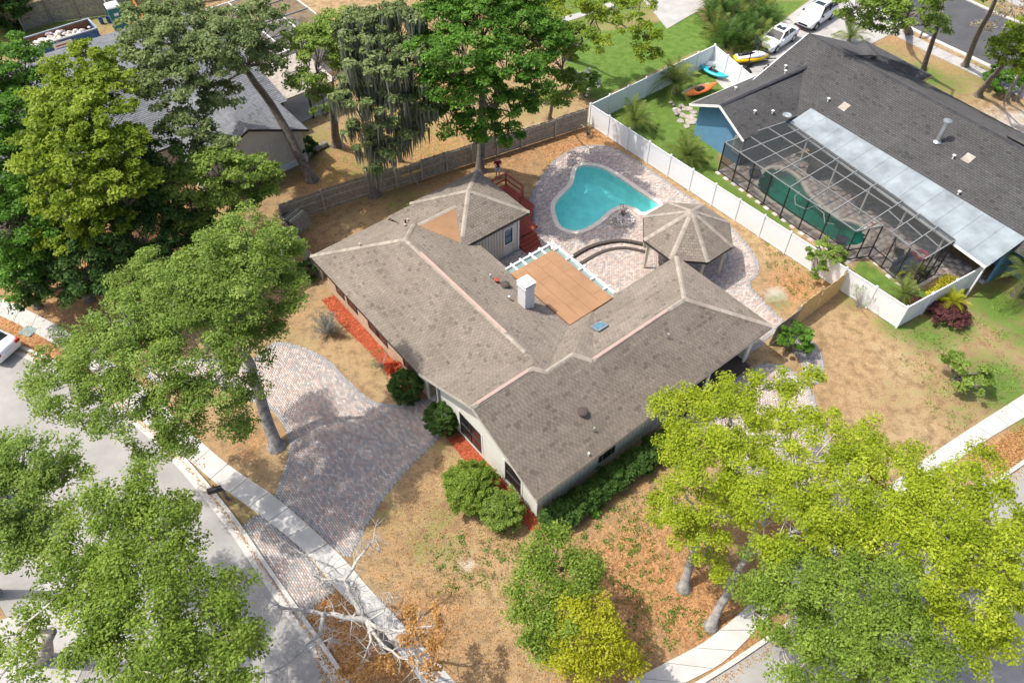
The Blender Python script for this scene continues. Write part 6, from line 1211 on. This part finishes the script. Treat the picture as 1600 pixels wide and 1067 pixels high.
# --- weeds and leaf litter, loose on the ground
def scatter(name, polys, n, size, style, label_kind='stuff', z=.03, up=1.2):
    P = []
    for poly, m in polys:
        q = [G(*p)[:2] for p in poly]; xy = np.array(q); c = rng.uniform(xy.min(0), xy.max(0), (m * 3, 2)); c = c[inside(c, q)][:m]; P.append(c)
    P = np.concatenate(P); C3 = np.c_[P, np.full(len(P), z) + rng.uniform(0, .03, len(P))]
    me = leaf_mesh(name, C3, np.zeros_like(C3), size, rng.random(len(P)), style, .6, up); o = link(name, me, None, 'stuff'); return o
def patches(poly, m, k, spread):
    q = [G(*p)[:2] for p in poly]; xy = np.array(q); c = rng.uniform(xy.min(0), xy.max(0), (m * 3, 2)); c = c[inside(c, q)][:m]; return (c[:, None, :] + rng.normal(0, spread, (len(c), k, 2))).reshape(-1, 2)
YD = [(900, 830), (1030, 740), (1060, 800), (1050, 900), (1130, 980), (1010, 1030), (950, 930)]; YD2 = [(660, 830), (830, 830), (800, 920), (680, 930)]
for nm, pp, st in (('weeds', np.concatenate([patches(YD, 190, 16, .09), patches(YD2, 90, 14, .1), patches([(1180, 330), (1250, 380), (1330, 440), (1260, 480), (1200, 430)], 70, 14, .1)]), 'bright'), ('weeds', patches([(1380, 470), (1600, 440), (1600, 610), (1480, 680), (1400, 560)], 160, 16, .2), 'lime')):
    C3 = np.c_[pp, .03 + rng.uniform(0, .06, len(pp))]; o = link(nm, leaf_mesh(nm, C3, np.zeros_like(C3), .09, rng.random(len(pp)), st, .5, .8), None, 'stuff')
scatter('fallen_leaves', [([(840, 820), (1040, 700), (1180, 960), (900, 1067), (700, 1067), (560, 870), (700, 700)], 9000), ([(480, 920), (560, 915), (690, 1067), (500, 1067)], 3500), ([(780, 230), (920, 190), (960, 230), (840, 290), (640, 340), (480, 390), (440, 350)], 3500), ([(1180, 330), (1330, 430), (1270, 480), (1200, 420)], 1500)], 0, .075, 'dead', z=.012, up=3.)
scatter('fallen_leaves', [([(0, 480), (150, 555), (330, 725), (310, 740), (130, 600), (0, 540)], 2500), ([(1090, 1066), (1140, 1036), (1185, 1000), (1200, 1000), (1150, 1034), (1112, 1060)], 900), ([(1520, 720), (1600, 660), (1600, 730), (1560, 750)], 1200)], 0, .075, 'dead', z=.06, up=3.)
for ln in (KL, KR):
    c = litter_band(ln, .36 if ln is KL else -.25, .07 if ln is KL else .14, 2600, 5); C3 = np.c_[c, np.full(len(c), .022) + rng.uniform(0, .02, len(c))]; link('fallen_leaves', leaf_mesh('fallen_leaves', C3, np.zeros_like(C3), .07, rng.random(len(c)), 'dead', .6, 3.), None, 'stuff')
# --- palms: every frond is a frond
def frond_mesh(L_=1.7, droop=.9, n=30):
    V, F = [], []; prev = None
    for i in range(n):
        t = i / (n - 1); x = L_ * t * (1 - .18 * t * t); z = L_ * (.55 * t - droop * t * t); 
        for sg in (-1, 1):
            l = .27 * L_ / 1.7 * math.sin(math.pi * min(1, .12 + t * .88)) + .05; k = len(V); V += [(x, 0, z), (x + .035, 0, z), (x + l * .55, sg * l, z - l * .25 + .03), (x + l * .5, sg * l * .97, z - l * .27 + .03)]; F.append((k, k + 1, k + 2, k + 3))
        if prev: k = len(V); V += [(prev[0], -.012, prev[1]), (prev[0], .012, prev[1]), (x, .01, z), (x, -.01, z)]; F.append((k, k + 1, k + 2, k + 3))
        prev = (x, z)
    F = np.array(F); me = npmesh('frond', np.array(V), F, tone=rng.random(len(F)) * .6 + .2); return me
FR = {st: [frond_mesh(1.7, d) for d in (.45, .75, 1.05)] for st in ('palm', 'shrub', 'sand')}
for st in FR:
    for me in FR[st]: me.materials.append(LEAF[st])
def palm(px, py, h, s, nf, st, label, tr=.16):
    g = G(px, py); root = thing('palm', label, 'palm', (g[0], g[1], 0), random.uniform(0, 6)); MB().tube([(0, 0, -.05), (.02, 0, h * .5), (0, .02, h)], [tr * 1.25, tr, tr * .9], 10).build('trunk', 'bark', root)
    for k in range(nf):
        o = link('frond', FR[st][k % 3], root); o.location = (0, 0, h - .05); o.rotation_euler = (random.uniform(-.15, .15), -R([48, 22, 2][k % 3]) + random.uniform(-.12, .12), k * 2.399 + random.uniform(-.15, .15)); q = s * random.uniform(.85, 1.12); o.scale = (q, q, q)
palm(1052, 146, 1.0, 1.5, 24, 'palm', 'feathery palm inside the white fence near the kayaks', .22); palm(991, 202, .7, 1.35, 22, 'palm', 'short palm just inside the corner of the white fence', .2); palm(1072, 252, .5, 1.4, 22, 'palm', 'trunkless looking palm between the white fence and the blue wall')
palm(1406, 470, .6, .9, 18, 'palm', 'young palm inside the far white fence corner by the red shrub', .1); palm(1418, 440, 1.0, .6, 16, 'sand', 'yellowish young palm beside the screened enclosure', .07); palm(1478, 486, .9, .75, 18, 'sand', 'little palm in the middle of the round red bed', .09); palm(1585, 462, 1.8, 1.55, 24, 'palm', 'large feathery palm against the end of the lanai roof', .24); palm(1325, 68, .6, 1.4, 16, 'palm', 'yellow green palm at the driveway corner of the blue house'); palm(1012, 232, .3, .45, 9, 'palm', 'tiny palm seedling against the outside of the white fence', .05)

NAMES = ['deep green', 'olive', 'broad', 'yellowish', 'dense', 'low', 'tall', 'bushy', 'ragged', 'pale', 'wide', 'short', 'bright', 'spiky', 'dull', 'thick']
for i, (px, py) in enumerate([(1112, 12), (1140, 8), (1168, 10), (1190, 22), (1108, 34), (1130, 32), (1155, 34), (1180, 42), (1200, 48), (1118, 56), (1142, 58), (1166, 62), (1188, 66), (1132, 74), (1155, 80), (1174, 84)]):
    palm(px, py, .25 + .2 * (i % 3), 1.25 + .2 * (i % 2), 22, 'shrub' if i % 3 else 'palm', NAMES[i] + ' palmetto in the thicket between the green lawn and the driveway', .12)
